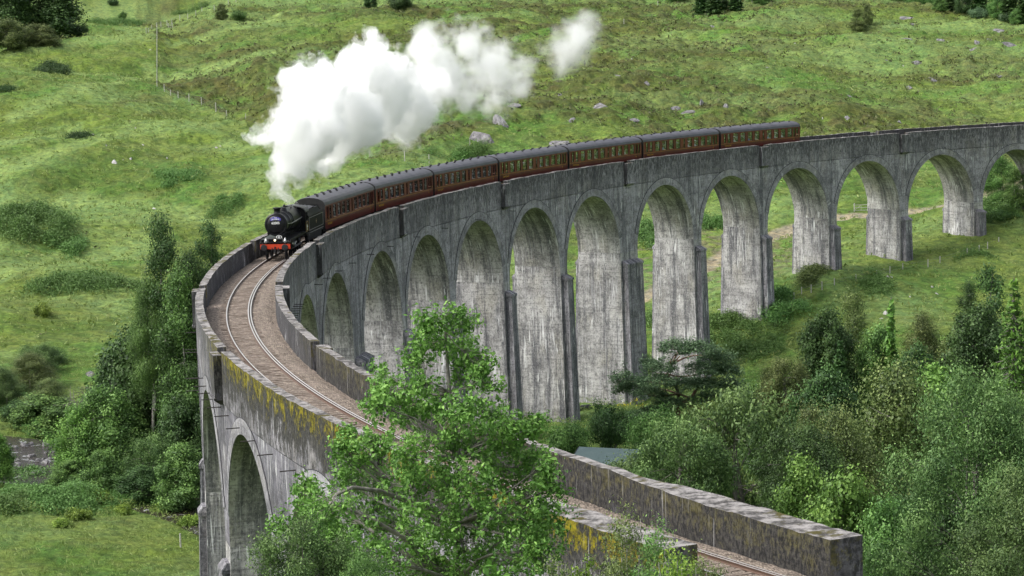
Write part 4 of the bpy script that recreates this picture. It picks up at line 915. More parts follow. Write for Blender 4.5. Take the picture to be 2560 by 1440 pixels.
proto('poplar', rl(10, .8, 1.6, 12, 1.0, rs, .35), 230, 46, .22, .15, LM['dark'], (11.5, .12), .45, M_BARK, seed=17, brn=.3)
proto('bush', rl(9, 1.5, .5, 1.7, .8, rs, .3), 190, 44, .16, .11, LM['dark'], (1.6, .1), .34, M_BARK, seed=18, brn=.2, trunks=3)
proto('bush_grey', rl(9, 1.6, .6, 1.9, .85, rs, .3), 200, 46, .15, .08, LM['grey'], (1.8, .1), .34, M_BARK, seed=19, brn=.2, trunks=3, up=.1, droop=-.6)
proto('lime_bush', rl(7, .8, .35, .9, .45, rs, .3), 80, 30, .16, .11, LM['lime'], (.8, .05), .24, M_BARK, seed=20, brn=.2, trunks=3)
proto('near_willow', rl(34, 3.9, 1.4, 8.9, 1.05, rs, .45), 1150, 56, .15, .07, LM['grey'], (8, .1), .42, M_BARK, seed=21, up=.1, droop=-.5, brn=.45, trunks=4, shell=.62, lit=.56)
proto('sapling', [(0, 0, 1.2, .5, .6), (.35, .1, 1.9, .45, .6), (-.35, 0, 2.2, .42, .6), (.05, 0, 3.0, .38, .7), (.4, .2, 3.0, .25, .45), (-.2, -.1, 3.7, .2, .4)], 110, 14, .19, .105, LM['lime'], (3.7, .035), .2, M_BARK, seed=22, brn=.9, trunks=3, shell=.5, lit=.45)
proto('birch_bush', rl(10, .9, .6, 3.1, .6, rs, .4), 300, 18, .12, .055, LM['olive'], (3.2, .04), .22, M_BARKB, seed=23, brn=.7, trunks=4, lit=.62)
proto('near_bush', rl(14, 2.2, .8, 4.0, 1.1, rs, .3), 620, 34, .16, .075, LM['grey'], (3.6, .09), .32, M_BARK, seed=24, brn=.4, trunks=4, up=.1)
# conifers
def conifer(kind, H_, R_, L, W, mat, nl, seed, gap=.0, barkm=None):
    rs = np.random.default_rng(seed); P = []; vr = []; mb = MB(); tube(mb, [(0, 0, -1), (0, 0, H_*.5), (0, 0, H_)], [R_*.07, R_*.045, .02], 6)
    z = H_*.06
    while z < H_*.985:
        f = 1-z/H_; r = R_*f**.85*(.8+.35*rs.random())+.08; nb = max(4, int(6+5*f))
        for k in range(nb):
            if rs.random() < gap: continue
            a = 2*math.pi*(k+rs.random()*.7)/nb; rr = r*(.65+.5*rs.random()); m_ = max(5, int(nl*rr/R_)); t = rs.random(m_)**.6
            x = rr*t; dz = -.30*rr*t**1.2+.10*rr*t**3
            sp = (.10+.22*rr)*(1-t*.55); off = rs.normal(size=m_)*sp*.55
            P.append(np.stack([x*math.cos(a)-off*math.sin(a), x*math.sin(a)+off*math.cos(a), z+dz-np.abs(off)*.5+rs.normal(size=m_)*.05], 1)); vr.append(np.clip(.15+.7*t*rs.random()+.25*rs.random(m_), 0, 1))
            tube(mb, [(0, 0, z), (rr*.5*math.cos(a), rr*.5*math.sin(a), z-.12*rr), (rr*math.cos(a), rr*math.sin(a), z-.2*rr)], [R_*.014, R_*.01, .005], 3)
        z += H_*.030*(.75+.5*rs.random())*(.6+f*.6)
    P = np.concatenate(P); vr = np.concatenate(vr); V, F, A = leaves(P, vr, L, W, .6, .5, rs)
    TREE[kind] = (mesh_np('crown', V, F, mat, attr=A, nlink=True), mb.build('trunk', [barkm or M_BARK], nlink=True), H_, 2*R_)
conifer('spruce', 13, 3.2, .34, .14, LM['spruce'], 60, 31)
conifer('spruce_dark', 10, 2.2, .34, .17, LM['dark'], 46, 32)
conifer('thin_spruce', 8, .75, .26, .12, LM['spruce'], 26, 33, .25)
conifer('far_pine', 9, 1.9, .50, .28, LM['dark'], 34, 34)

def plant(kind, px, py, D, wpx, label, cat='tree', name='tree', group=None, zsc=None, rot=None, mats=None, base=None, sink=0.):
    """stands at distance D on the line of sight through (px, py); py is the height of its top there"""
    cr_, tk_, H_, Wd = TREE[kind]
    if base is not None: b, D = hit(px, base, 60); 
    p = atD(px, py, D); gz_ = ground(p[0], p[1])
    h = max(p[2]-gz_+sink, .4); w_ = wpx/FPX*D
    root = empty(name, label, cat, (p[0], p[1], gz_-sink), group, rz=random.random()*6.28 if rot is None else rot)
    sc_ = w_/Wd; k_ = min(max(h/(H_*sc_), .45), 1.3); zo = h-H_*sc_*k_
    o = bpy.data.objects.new('crown', cr_); link(o, root); o.scale = (sc_, sc_, sc_*k_); o.location = (0, 0, zo)
    if mats: o.material_slots[0].link = 'OBJECT'; o.material_slots[0].material = LM[mats]
    t_ = bpy.data.objects.new('trunk', tk_); link(t_, root); t_.scale = o.scale; t_.location = o.location
    if zo > 1:
        mb = MB(); r0 = .035*w_**.7+.06; tube(mb, [(0, 0, -1), (.05*zo, 0, zo*.5), (0, 0, zo+H_*sc_*.15)], [r0*1.3, r0, r0*.8], 7); mb.build('stem', [tk_.materials[0]], root, smooth=True)
    return root

# trees of the far bank and the right-hand wood: kind, px, top row, distance, width px, leaf, label
G1 = 'trees of the wood on the right'
WOOD = [
 ('near_willow', 2440, 925, 98, 560, None, 'large loose grey-green willow filling the right edge, nearest of the wood'),
 ('near_willow', 2600, 1180, 88, 520, None, 'grey-green willow with bare twigs cut by the lower right corner'),
 ('near_willow', 2560, 985, 112, 330, None, 'upright grey-green willow crown touching the right edge under the spruce'),
 ('willow', 1850, 985, 176, 440, None, 'broad grey-green willow bush in the middle of the wood, behind the long parapet'),
 ('willow', 1690, 1060, 158, 290, None, 'low grey-green willow between the shed roof and the broad willow'),
 ('willow', 2000, 1070, 150, 260, 'dark', 'dark green bushy tree right behind the parapet top, below the broad willow'),
 ('birch', 2215, 900, 172, 420, None, 'large rounded olive-green birch, the biggest crown of the wood'),
 ('birch', 2110, 1010, 160, 260, None, 'olive birch crown leaning against the left side of the large rounded birch'),
 ('alder', 2350, 915, 205, 250, None, 'bright fresh green ash behind the large rounded birch'),
 ('alder', 2110, 1180, 122, 300, None, 'bright lime-green alder low behind the end of the parapet'),
 ('alder', 2010, 1140, 132, 200, None, 'small bright alder left of the lime-green one behind the parapet'),
 ('broad_dark', 2330, 1200, 118, 260, None, 'dark green tree in the hollow under the large rounded birch'),
 ('broad', 2220, 1235, 104, 220, None, 'mid-green tree directly behind the blunt end of the parapet'),
 ('broad_dark', 2060, 920, 212, 210, None, 'very dark green tree between the broad willow and the large birch'),
 ('broad_dark', 2065, 775, 246, 150, None, 'dark tree with brighter tips standing above the others left of the thin spruce'),
 ('birch_tall', 2135, 718, 262, 110, 'olive', 'slender olive birch rising behind the dark tree, in front of the meadow'),
 ('alder', 2195, 810, 248, 150, 'mid', 'mid-green alder between the slender birch and the thin spruce'),
 ('thin_spruce', 2228, 742, 246, 70, None, 'thin pole-like young spruce standing alone against the meadow'),
 ('birch', 2315, 775, 244, 150, 'olive', 'dusky olive birch just right of the thin spruce'),
 ('broad', 2385, 830, 236, 120, 'olive', 'small olive tree right of the dusky birch'),
 ('broad_dark', 2440, 760, 232, 170, None, 'dark blue-green alder left of the bright spruce'),
 ('poplar', 2478, 645, 262, 100, None, 'tall dark aspen, its top the highest of the wood'),
 ('birch_tall', 2420, 700, 262, 70, 'dark', 'narrow dark aspen close to the left of the tallest one'),
 ('spruce', 2535, 690, 190, 270, None, 'bright green spruce with drooping tiers at the right edge'),
 ('willow', 1965, 900, 218, 170, 'olive', 'olive-grey sallow between the pine and the dark trees'),
 ('broad', 1930, 935, 232, 150, 'mid', 'fresh green tree at the edge of the slope right of the pine'),
 ('far_pine', 2100, 850, 236, 90, None, 'dark young spruce in the gap behind the large birch'),
 ('broad_dark', 2290, 860, 228, 140, None, 'dark tree behind the fresh green ash'),
 ('alder', 1895, 960, 222, 130, 'mid', 'fresh green rowan behind the right end of the pine'),
 ('birch', 2035, 1010, 195, 190, 'olive', 'olive birch in the dark gap above the broad willow'),
 ('bush', 1525, 1015, 262, 120, None, 'dark bush standing by itself in front of the pier feet above the shed'),
 ('bush', 1640, 1030, 250, 130, 'fern', 'low green bush below the pine, right of the lone dark bush'),
 ('bush_grey', 1590, 1115, 205, 170, None, 'silvery sallow bush leaning over the shed roof edge'),
 ('bush', 1420, 1060, 258, 110, 'mid', 'low green bush at the foot of the bare pier near the oak'),
 ('bush', 1800, 1030, 240, 140, 'olive', 'olive bush at the right foot of the pine'),
 ('birch_tall', 2145, 20, None, 46, 'olive', 'small lone birch on the hillside below the upper right wood'),
 ('bush', 2500, 520, None, 100, 'mid', 'dark green bush seen under the last arch on the right'),
 ('birch', 2500, 385, None, 110, 'mid', 'slender tree seen through the last arch on the right'),
 ('birch_tall', 2540, 420, None, 60, 'mid', 'second slender tree at the right edge seen through the last arch'),
]
BASE = {'small lone': 78, 'dark green bush seen': 545, 'slender tree seen': 520, 'second slender': 530}
for kd, px, py, D, wp, mt, lb_ in WOOD:
    bs = None
    for k_, v_ in BASE.items():
        if lb_.startswith(k_): bs = v_
    sh_ = kd.startswith('bush'); plant(kd, px, py, D, wp, lb_, 'bush' if sh_ else 'tree', {'spruce': 'spruce_tree', 'thin_spruce': 'spruce_tree', 'birch': 'birch_tree', 'birch_tall': 'birch_tree', 'willow': 'willow_tree', 'near_willow': 'willow_tree'}.get(kd, 'bush' if sh_ else 'tree'), None, mats=mt, base=bs)
LEFT = [
 ('broad_dark', 112, 985, 290, 190, 'mid', 'dense green tree filling the far bank above the white water'),
 ('broad_dark', 235, 990, 274, 190, 'mid', 'dense round tree beneath the boulder on the far bank'),
 ('alder', 250, 1125, 250, 120, 'mid', 'low alder on the near bank right of the round bush'),
 ('broad', 300, 1040, 262, 170, 'dark', 'dark leafy tree leaning over the shaded water'),
 ('broad', -8, 950, 300, 130, 'mid', 'green tree at the very left edge above the burn'),
 ('birch', 118, 945, 292, 130, 'olive', 'olive birch just right of the rounded one by the burn'),
 ('broad_dark', 55, 1000, 292, 120, None, 'dark tree in the gap over the white water'),
 ('alder', 100, 1040, 288, 110, 'mid', 'low alder on the far side of the white water'),
 ('broad', 330, 930, 278, 150, 'mid', 'lighter green tree above the big dark one right of the boulder'),
 ('bush', 120, 870, 318, 90, 'mid', 'round bush joined to the domed sallow'),
 ('birch_tall', 402, 530, 262, 120, 'dark', 'tall narrow dark birch left of the curve, the highest tree of its clump'),
 ('birch_tall', 520, 548, 264, 90, 'dark', 'narrow birch whose tip shows just left of the engine'),
 ('birch', 462, 620, 260, 180, 'dark', 'bushy birch between the two narrow birches by the parapet'),
 ('birch', 372, 690, 262, 130, 'mid', 'birch at the left side of the clump by the parapet'),
 ('birch_tall', 440, 665, 258, 130, 'mid', 'pale stemmed birch in front of the tall narrow ones'),
 ('broad_dark', 400, 775, 268, 300, None, 'great dark green tree touching the outer side of the viaduct'),
 ('broad_dark', 320, 850, 272, 230, None, 'dark green tree forming the left half of the big mass by the viaduct'),
 ('broad', 470, 840, 262, 170, None, 'mid-green tree squeezed between the dark tree and the viaduct wall'),
 ('broad_dark', 460, 985, 256, 150, None, 'dark tree low beside the first tall outer arch'),
 ('broad', 270, 960, 262, 210, 'mid', 'green tree over the burn, right of the dead branches'),
 ('broad', 195, 1010, 262, 170, 'bright', 'fresh green tree on the far bank of the burn, left of the dead branches'),
 ('birch', 70, 880, 304, 140, 'olive', 'rounded olive birch left of the boulder'),
 ('willow', 95, 862, 312, 130, None, 'domed sallow on the slope behind the rounded birch'),
 ('birch', 5, 915, 296, 110, 'grey', 'pale grey-green birch cut by the left edge'),
 ('birch', 30, 965, 298, 140, 'mid', 'green birch below the rounded one at the left edge'),
 ('alder', 335, 1045, 262, 150, 'mid', 'alder with light top leaning over the dark water'),
 ('willow', 378, 1090, 252, 150, None, 'small domed sallow near the viaduct foot'),
 ('alder', 455, 1110, 244, 150, 'mid', 'green alder next to the tall pier foot'),
 ('broad_dark', 345, 1165, 248, 130, None, 'dark low tree in front of the small domed sallow'),
 ('alder', -12, 1085, 258, 100, 'bright', 'bright alder at the left edge beside the white water'),
 ('alder', 172, 1150, 258, 110, 'mid', 'round green bush right of the white water'),
 ('alder', 245, 1075, 262, 150, 'mid', 'tree hanging over the burn in the middle of the bank'),
]
for kd, px, py, D, wp, mt, lb_ in LEFT: plant(kd, px, py, D, wp, lb_, 'tree', {'birch': 'birch_tree', 'birch_tall': 'birch_tree', 'willow': 'willow_tree'}.get(kd, 'tree'), None, mats=mt)
HILL = [
 ('broad_dark', 75, -75, 104, 250, None, 'large dark oak behind the brow of the hill, top left corner'),
 ('broad_dark', -10, -60, 110, 170, None, 'dark oak cut by the left edge at the top'),
 ('broad', 15, 45, 128, 120, 'olive', 'dull olive bush tree below the oaks at the left edge'),
 ('broad', 95, 58, 112, 110, 'olive', 'dull olive tree under the large oak on the brow'),
 ('bush', 190, 62, 92, 60, 'dark', 'round dark bush at the right end of the oaks'),
 ('broad', 552, 8, 54, 34, 'olive', 'small olive tree on the upper hillside left of the steam'),
 ('bush', 596, 26, 50, 40, 'mid', 'small round bush right of the small olive tree on the upper hillside'),
 ('bush', 306, 30, 52, 20, 'mid', 'tiny upright bush on the upper left grass slope'),
 ('bush', 282, -2, 14, 24, 'dark', 'tiny dark bush at the top edge on the left'),
 ('broad_dark', 925, -14, 24, 34, None, 'small dark tree at the top edge above the steam'),
 ('bush', 1000, -10, 22, 60, 'dark', 'wide dark bush at the top edge above the steam'),
 ('far_pine', 1752, -45, 40, 50, None, 'dark pine at the top edge, left one of a small stand'),
 ('far_pine', 1785, -60, 42, 54, None, 'dark pine at the top edge in the middle of a small stand'),
 ('birch_tall', 1812, -40, 34, 30, 'dark', 'pale stemmed birch beside the dark pines at the top edge'),
 ('far_pine', 1838, -50, 34, 46, None, 'dark pine at the top edge, right one of a small stand'),
 ('birch', 2168, 8, 66, 28, 'olive', 'little birch next to the lone one on the right hillside'),
 ('far_pine', 2375, -50, 30, 60, None, 'dark pine at the left end of the upper right wood'),
 ('birch', 2410, -35, 38, 50, 'dark', 'birch with pale stem in the upper right wood'),
 ('far_pine', 2450, -50, 40, 60, None, 'dark pine in the middle of the upper right wood'),
 ('birch', 2490, -20, 48, 50, 'mid', 'lighter green birch in the upper right wood'),
 ('far_pine', 2525, -50, 52, 60, None, 'dark pine near the right edge in the upper right wood'),
 ('far_pine', 2560, -30, 62, 60, None, 'dark pine cut by the upper right corner'),
 ('broad', 2350, -8, 30, 40, 'mid', 'low light green tree before the upper right wood'),
 ('bush_grey', 2450, 18, 46, 50, 'blue', 'blue-green young pine bush below the upper right wood'),
 ('bush_grey', 2515, 30, 56, 34, 'blue', 'small blue-green bush near the upper right corner'),
 ('bush', 2300, -10, 12, 60, 'mid', 'pale low bush at the top edge left of the upper right wood'),
 ('broad', 2255, -30, 8, 60, 'mid', 'round tree at the top edge, leftmost of the upper right wood'),
 ('far_pine', 2340, -60, 14, 50, None, 'dark pine behind the light green tree in the upper right wood'),
 ('broad', 2540, 20, 66, 40, 'mid', 'light green small tree low at the right edge of the upper right wood'),
 ('broad', 1690, -30, 6, 60, 'mid', 'green tree at the top edge left of the small pine stand'),
 ('broad', 1900, -25, 6, 70, 'mid', 'green tree at the top edge right of the small pine stand'),
]
for kd, px, py, bs, wp, mt, lb_ in HILL: plant(kd, px, py, None, wp, lb_, 'bush' if 'bush' in kd else 'tree', 'bush' if 'bush' in kd else 'birch_tree' if 'birch' in kd else 'pine_tree' if 'pine' in kd else 'tree', None, mats=mt, base=bs)
LIME = [(190, 1272, 1305, 44, 'bright yellow-green bush in front of the bracken at the lower left'), (150, 1298, 1320, 40, 'low yellow-green bush left of the bright one at the lower left'), (310, 1262, 1288, 32, 'yellow-green bush amid the bracken'),
        (400, 1262, 1292, 40, 'yellow-green bush in the bracken nearest the pier'), (105, 758, 790, 38, 'small yellow-green bush on the slope under the bracken bank'), (115, 882, 908, 26, 'tiny yellow-green bush above the rounded birch'), (470, 1290, 1320, 50, 'yellow-green bush at the foot of the tall outer pier'), (235, 1228, 1256, 70, 'yellow-green thicket along the burn')]
for px, py, bs, wp, lb_ in LIME: plant('lime_bush', px, py, None, wp, lb_, 'bush', 'bush', None, base=bs)
NEAR = [
 ('near_bush', 745, 1290, 66, 300, None, 'dense grey-green bush in front of the viaduct at the lower left of the oak', 'bush'),
 ('near_bush', 905, 1375, 60, 200, 'mid', 'dark leafy bush at the bottom edge under the oak', 'bush'),
 ('sapling', 1462, 1375, 47, 90, None, 'thin pale green sapling at the bottom edge right of the oak', 'sapling'),
 ('birch_bush', 1640, 1315, 53, 190, 'mid', 'bushy young birch hiding the end of the mossy near wall', 'bush'),
 ('birch_bush', 1560, 1280, 56, 210, None, 'young birch bush standing against the dark mossy wall', 'bush'),
 ('birch_bush', 1700, 1380, 47, 260, 'lime', 'yellowish young birch bush at the bottom edge in front of the rails', 'bush'),
 ('birch_bush', 1770, 1400, 45, 150, None, 'low young birch at the bottom edge right of the yellowish one', 'bush'),
 ('sapling', 1270, 1380, 46, 260, 'bright', 'leafy rowan sapling at the bottom edge under the oak', 'sapling'),
 ('birch_bush', 1400, 1400, 50, 180, None, 'low birch scrub at the bottom edge between the saplings', 'bush'),
]
for kd, px, py, D, wp, mt, lb_, ct in NEAR: plant(kd, px, py, D, wp, lb_, ct, ct if ct != 'tree' else 'tree', None, mats=mt, sink=1.)

# the foreground oak: lobes where the photograph shows its clusters
def oak():
    rs = np.random.default_rng(5); D0 = 76.
    LB = [(1080, 810, 38), (1125, 790, 34), (1165, 810, 36), (1100, 860, 52), (1165, 870, 44), (1060, 900, 40), (1215, 900, 44), (1225, 950, 42), (1180, 940, 46), (960, 950, 40), (1000, 990, 60), (950, 1020, 38), (1060, 960, 44), (1050, 1040, 60), (1110, 1010, 46),
          (1170, 1030, 60), (1240, 1030, 46), (1300, 1055, 46), (1350, 1090, 46), (1390, 1060, 26), (1280, 1100, 50), (1210, 1110, 56), (890, 1130, 42), (940, 1110, 44), (880, 1190, 50), (950, 1190, 60), (1030, 1130, 60), (1120, 1110, 56), (1040, 1220, 64), (1120, 1200, 64), (1200, 1200, 64), (1290, 1180, 62), (1370, 1160, 50), (1360, 1240, 66),
          (1430, 1220, 46), (1420, 1300, 56), (1370, 1330, 60), (1290, 1290, 70), (1200, 1300, 72), (1100, 1310, 76), (1000, 1310, 76), (910, 1290, 70), (830, 1270, 50), (780, 1220, 40), (800, 1250, 44), (720, 1310, 30), (840, 1350, 66), (940, 1390, 76), (1060, 1400, 80), (1180, 1400, 80), (1300, 1400, 76), (1400, 1390, 60), (880, 1080, 20), (1420, 1150, 26), (860, 1110, 18)]
    base = atD(1150, 1440, D0); gz_ = ground(base[0], base[1])
    root = empty('oak_tree', 'bright green leafy oak in front of the viaduct, the nearest whole tree', 'tree', (base[0], base[1], gz_)); O = np.array([base[0], base[1], gz_])
    lob = []
    for x, y, r in LB:
        x = x-max(0, x-1180)*.16-12
        low = (y-780)/600; dd = rs.normal()*(.5+2.0*low); p = atD(x, y, D0+dd)-O; lob.append((*p, r/FPX*D0))
    lob = np.array(lob); P = []; gg = []; vr = []; mb = MB(); side_ = []
    tr = [np.array([0, 0, -1.]), np.array([-.05, .1, 3.]), np.array([.1, 0, 6.5]), np.array([.15, .0, 9.]), np.array([-.15, .1, 11.5])]
    top = lob[:, 2].max(); zz = np.linspace(-1, top-.5, 9); tx = [0, .05, .1, .0, -.1, .0, .05, -.1, -.15]; trk = [np.array([tx[i]*1.5, 0, z]) for i, z in enumerate(zz)]
    tube(mb, trk, [.26, .24, .21, .18, .15, .12, .09, .06, .03], 8)
    for l in lob:
        zs_ = l[2]-abs(l[0])*.75-.5; k = int(np.clip(np.searchsorted(zz, zs_), 1, 8)); st = trk[k]; c = l[:3]
        b = bend(st, c, .10, 6, .05, rs); ln_ = np.linalg.norm(c-st); tube(mb, b, [max(.012, .020+.012*ln_-.011*i) for i in range(6)], 5)
        nc = int(24*(l[3]/.6)**1.65)+5; v = rs.normal(size=(nc, 3)); v /= np.linalg.norm(v, axis=1, keepdims=True); q = c+v*l[3]*(.3+1.05*rs.random((nc, 1)))*np.array([1, 1.1, .85])
        cv = rs.random(nc)
        for i in range(nc):
            tube(mb, bend(b[rs.integers(3, 6)], q[i], .1, 3, 0, rs), [.012, .008, .004], 3)
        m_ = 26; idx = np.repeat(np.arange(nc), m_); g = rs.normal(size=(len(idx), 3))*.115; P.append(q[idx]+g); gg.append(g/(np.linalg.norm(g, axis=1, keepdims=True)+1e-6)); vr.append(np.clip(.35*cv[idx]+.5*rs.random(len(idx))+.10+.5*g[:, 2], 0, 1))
    P = np.concatenate(P); vr = np.concatenate(vr); V, F, A = leaves(P, vr, .125, .072, .55, 0, rs, .4, out=np.concatenate(gg))
    mesh_np('crown', V, F, LM['oak'], root, attr=A); t = mb.build('trunk', [M_BARKO], root, smooth=True)
oak()

# the Scots pine with flat spreading crown
def pine():
    rs = np.random.default_rng(8); D0 = 276.; bs = atD(1700, 1052, D0); gz_ = ground(bs[0], bs[1]); O = np.array([bs[0], bs[1], gz_])
    root = empty('pine_tree', 'spreading Scots pine with orange trunks and flat blue-green tiers before the pier feet', 'tree', tuple(O))
    q = lambda x, y, d=0: atD(x, y, D0+d)-O
    mb = MB(); a0 = q(1694, 1060); a1 = q(1697, 985); b0 = q(1722, 1062); b1 = q(1732, 990)
    a0[2] = -.5; b0[2] = -.5
    tube(mb, [a0, q(1695, 1020), a1, q(1690, 965), q(1668, 935), q(1680, 910), q(1700, 890)], [.30, .28, .24, .17, .13, .10, .05], 7)
    tube(mb, [b0, q(1726, 1020), b1, q(1745, 965), q(1765, 940)], [.26, .23, .2, .14, .06], 7)
    T = [(1695, 875, 48, 10), (1745, 880, 50, 12), (1790, 900, 46, 12), (1650, 925, 44, 10), (1770, 930, 60, 12), (1815, 935, 38, 10), (1552, 955, 26, 14), (1590, 968, 38, 10), (1640, 955, 50, 8), (1720, 965, 60, 8), (1830, 965, 30, 10), (1620, 985, 44, 7), (1560, 975, 24, 9), (1780, 1000, 60, 7), (1850, 985, 34, 6), (1870, 1000, 30, 5), (1640, 1030, 44, 6), (1600, 1045, 40, 6), (1680, 1010, 44, 6), (1760, 965, 46, 9), (1625, 915, 22, 8)]
    P = []; vr = []
    for i, (x, y, rx, rz) in enumerate(T):
        d = rs.normal()*2.4; c = q(x, y, d); st = q(1697, 1000) if x < 1700 else q(1735, 985); s2 = [q(1690, 965), q(1668, 935), q(1680, 910), q(1745, 965), q(1697, 985), q(1697, 1005)]
        st = s2[int(np.argmin([abs(s[2]+.6-c[2])+.25*abs(s[0]-c[0]) for s in s2]))]
        tube(mb, bend(st, c, .09, 5, -.04, rs), [.12, .10, .075, .05, .03], 5)
        k = D0/FPX; nc = int(rx*1.7); ang_ = rs.random(nc)*6.28; r_ = np.sqrt(rs.random(nc)); cc = c+np.stack([r_*np.cos(ang_)*rx*k, r_*np.sin(ang_)*rx*k, (1-r_**2)*rz*1.7*k+rs.normal(size=nc)*rz*k*.6], 1)
        for e in cc[:6]: tube(mb, [c, e], [.03, .012], 3)
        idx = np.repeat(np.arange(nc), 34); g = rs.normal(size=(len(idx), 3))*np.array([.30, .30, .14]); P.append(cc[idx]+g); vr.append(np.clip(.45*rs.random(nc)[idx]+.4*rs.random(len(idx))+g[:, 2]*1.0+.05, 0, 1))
    P = np.concatenate(P); vr = np.concatenate(vr); V, F, A = leaves(P, vr, .24, .09, .7, -.3, rs)
    mesh_np('crown', V, F, LM['blue'], root, attr=A); mb.build('trunk', [M_BARKP], root, smooth=True)
pine()

# a dead branching tree over the burn
def dead(px, py, D, wpx, label, seed):
    rs = np.random.default_rng(seed); p = atD(px, py, D); gz_ = ground(p[0], p[1]); h = p[2]-gz_; root = empty('dead_tree', label, 'dead tree', (p[0], p[1], gz_)); mb = MB(); w_ = wpx/FPX*D
    tube(mb, bend((0, 0, -.5), (.2, 0, h*.7), .04, 5, 0, rs), [.16, .14, .12, .09, .05], 6); tr = MB()
    for i in range(16):
        z = h*(.45+.3*rs.random()); a = rs.random()*6.28; e = np.array([math.cos(a)*w_*.5*(.5+rs.random()*.6), math.sin(a)*w_*.5, h*(.8+.25*rs.random())]); b = bend((.1, 0, z), e, .15, 6, 0, rs); tube(tr, b, [.08, .065, .05, .04, .03, .015], 4)
        for k in range(7): s_ = b[rs.integers(2, 6)]; tube(tr, bend(s_, s_+rs.normal(size=3)*w_*.13+np.array([0, 0, .4]), .15, 3, 0, rs), [.03, .02, .01], 3)
    mb.build('trunk', [M_BARK], root); tr.build('branches', [M_BARK], root)
dead(215, 985, 266, 130, 'bare pale dead tree among the green trees of the burn', 1)

# bracken, fern and rush patches: (px, py, half width, half height, leaf, size m, count, height, label)
def patch(px, py, hw_, hh_, mt, L, nc, hgt, label, name='bracken', D=None, n=(24)):
    rs = np.random.default_rng(int(px*7+py)); c, Dh = hit(px, py, 60) if D is None else (atD(px, py, D), D)
    k = 0; P = []; vr = []
    aa = rs.random(nc)*6.28; r_ = np.sqrt(rs.random(nc))*(.45+.9*vnoise(np.cos(aa)*3+px, np.sin(aa)*3+py, 1.))+.12*rs.normal(size=nc); sl_ = max(.06, .1); wx = hw_/FPX*Dh; wy = hh_/FPX*Dh/sl_*.55
    nb_ = 7; bi = rs.integers(0, nb_, nc); bo_ = rs.random((nb_, 2))*2-1; bs_ = .25+.4*rs.random(nb_); cx_ = c[0]+wx*(bo_[bi, 0]*.75+bs_[bi]*r_*np.cos(aa)*.8); cy_ = c[1]+wy*(bo_[bi, 1]*.6+bs_[bi]*r_*np.sin(aa)); cz_ = Hs(cx_, cy_)
    hh = hgt*np.clip(1-r_**2*.8, .15, 1)*(.2+1.1*fbm(cx_, cy_, 2.2, 2, 77)); cv = rs.random(nc)
    L = L*.72; m_ = n; idx = np.repeat(np.arange(nc), m_); g = rs.normal(size=(len(idx), 3))*np.array([L*2.2, L*2.2, L*1.2])
    P = np.stack([cx_, cy_, cz_+hh], 1)[idx]+g; P[:, 2] = np.maximum(P[:, 2], cz_[idx]+.02)
    V, F, A = leaves(P, np.clip(.5*cv[idx]+.5*rs.random(len(idx)), 0, 1), L, L*.42, .7, .3, rs); V = V-c
    o = mesh_np(name, V, F, LM[mt], attr=A); o.location = c; return tag(o, label, kind='stuff')
patch(85, 575, 110, 55, 'fern', .42, 1500, 2.4, 'dark bracken bank at the left edge'); patch(150, 605, 60, 30, 'fern', .40, 500, 1.3, 'bracken at the right foot of the dark bank')
patch(180, 720, 120, 26, 'fern', .36, 1100, 1.4, 'bracken bank on the left slope'); patch(300, 715, 70, 14, 'fern', .36, 420, .9, 'thin bracken right of the left bank')
patch(420, 450, 80, 16, 'fern', .36, 500, .9, 'pale bracken patch left of the steam'); patch(130, 182, 48, 20, 'dark', .42, 500, 1.8, 'dark scrub patch on the upper left slope')
patch(192, 345, 34, 7, 'dark', .36, 200, .9, 'small dark scrub strip on the left slope'); patch(20, 230, 24, 8, 'dark', .4, 160, .9, 'small dark scrub at the left edge')
patch(575, 515, 34, 12, 'fern', .34, 200, .9, 'bracken tuft left of the engine'); patch(545, 540, 22, 9, 'fern', .34, 120, .9, 'small bracken tuft left of the engine')
patch(1190, 385, 60, 10, 'fern', .34, 420, 1.2, 'bright bracken behind the third carriage'); patch(1120, 398, 60, 6, 'fern', .34, 260, .8, 'bracken strip above the third carriage')
patch(300, 60, 90, 14, 'fern', .40, 700, 1.0, 'pale bracken sweep on the upper left slope'); patch(480, 30, 50, 8, 'fern', .4, 300, .8, 'bracken near the top left fence')
patch(1780, 565, 40, 16, 'fern', .34, 420, 1.6, 'green bracken seen through the arch left of the path'); patch(1620, 600, 40, 26, 'mid', .36, 420, 1.8, 'scrub seen through an arch in the middle')
patch(1960, 780, 60, 26, 'mid', .34, 600, 1.8, 'dark bramble bank right of a pier foot'); patch(1820, 790, 60, 22, 'fern', .34, 420, 1.0, 'bracken under the stepped pier foot'); patch(2040, 690, 50, 10, 'olive', .34, 340, 1.0, 'rusty scrub at the foot of the pier right of the path')
patch(2160, 715, 70, 20, 'fern', .34, 420, .8, 'bracken on the meadow by the post line'); patch(2420, 640, 60, 10, 'fern', .3, 200, .5, 'thin fern on the right meadow')
patch(1700, 830, 90, 40, 'fern', .34, 700, .8, 'ferns on the slope between the piers'); patch(1880, 860, 90, 40, 'fern', .34, 700, .7, 'ferns on the slope right of the pine')
patch(2480, 540, 60, 24, 'mid', .36, 420, 2.0, 'dark scrub under the last arch')
patch(120, 1250, 160, 44, 'fern', .30, 2300, 1.4, 'lush bracken by the burn at the lower left'); patch(380, 1275, 130, 34, 'fern', .30, 1900, 1.4, 'lush bracken near the pier at the lower left'); patch(30, 1275, 90, 26, 'fern', .30, 800, 1.2, 'bracken at the left edge of the lower meadow')
patch(300, 1215, 110, 22, 'olive', .24, 800, 1.3, 'yellowish scrub on the near bank of the burn', 'scrub')
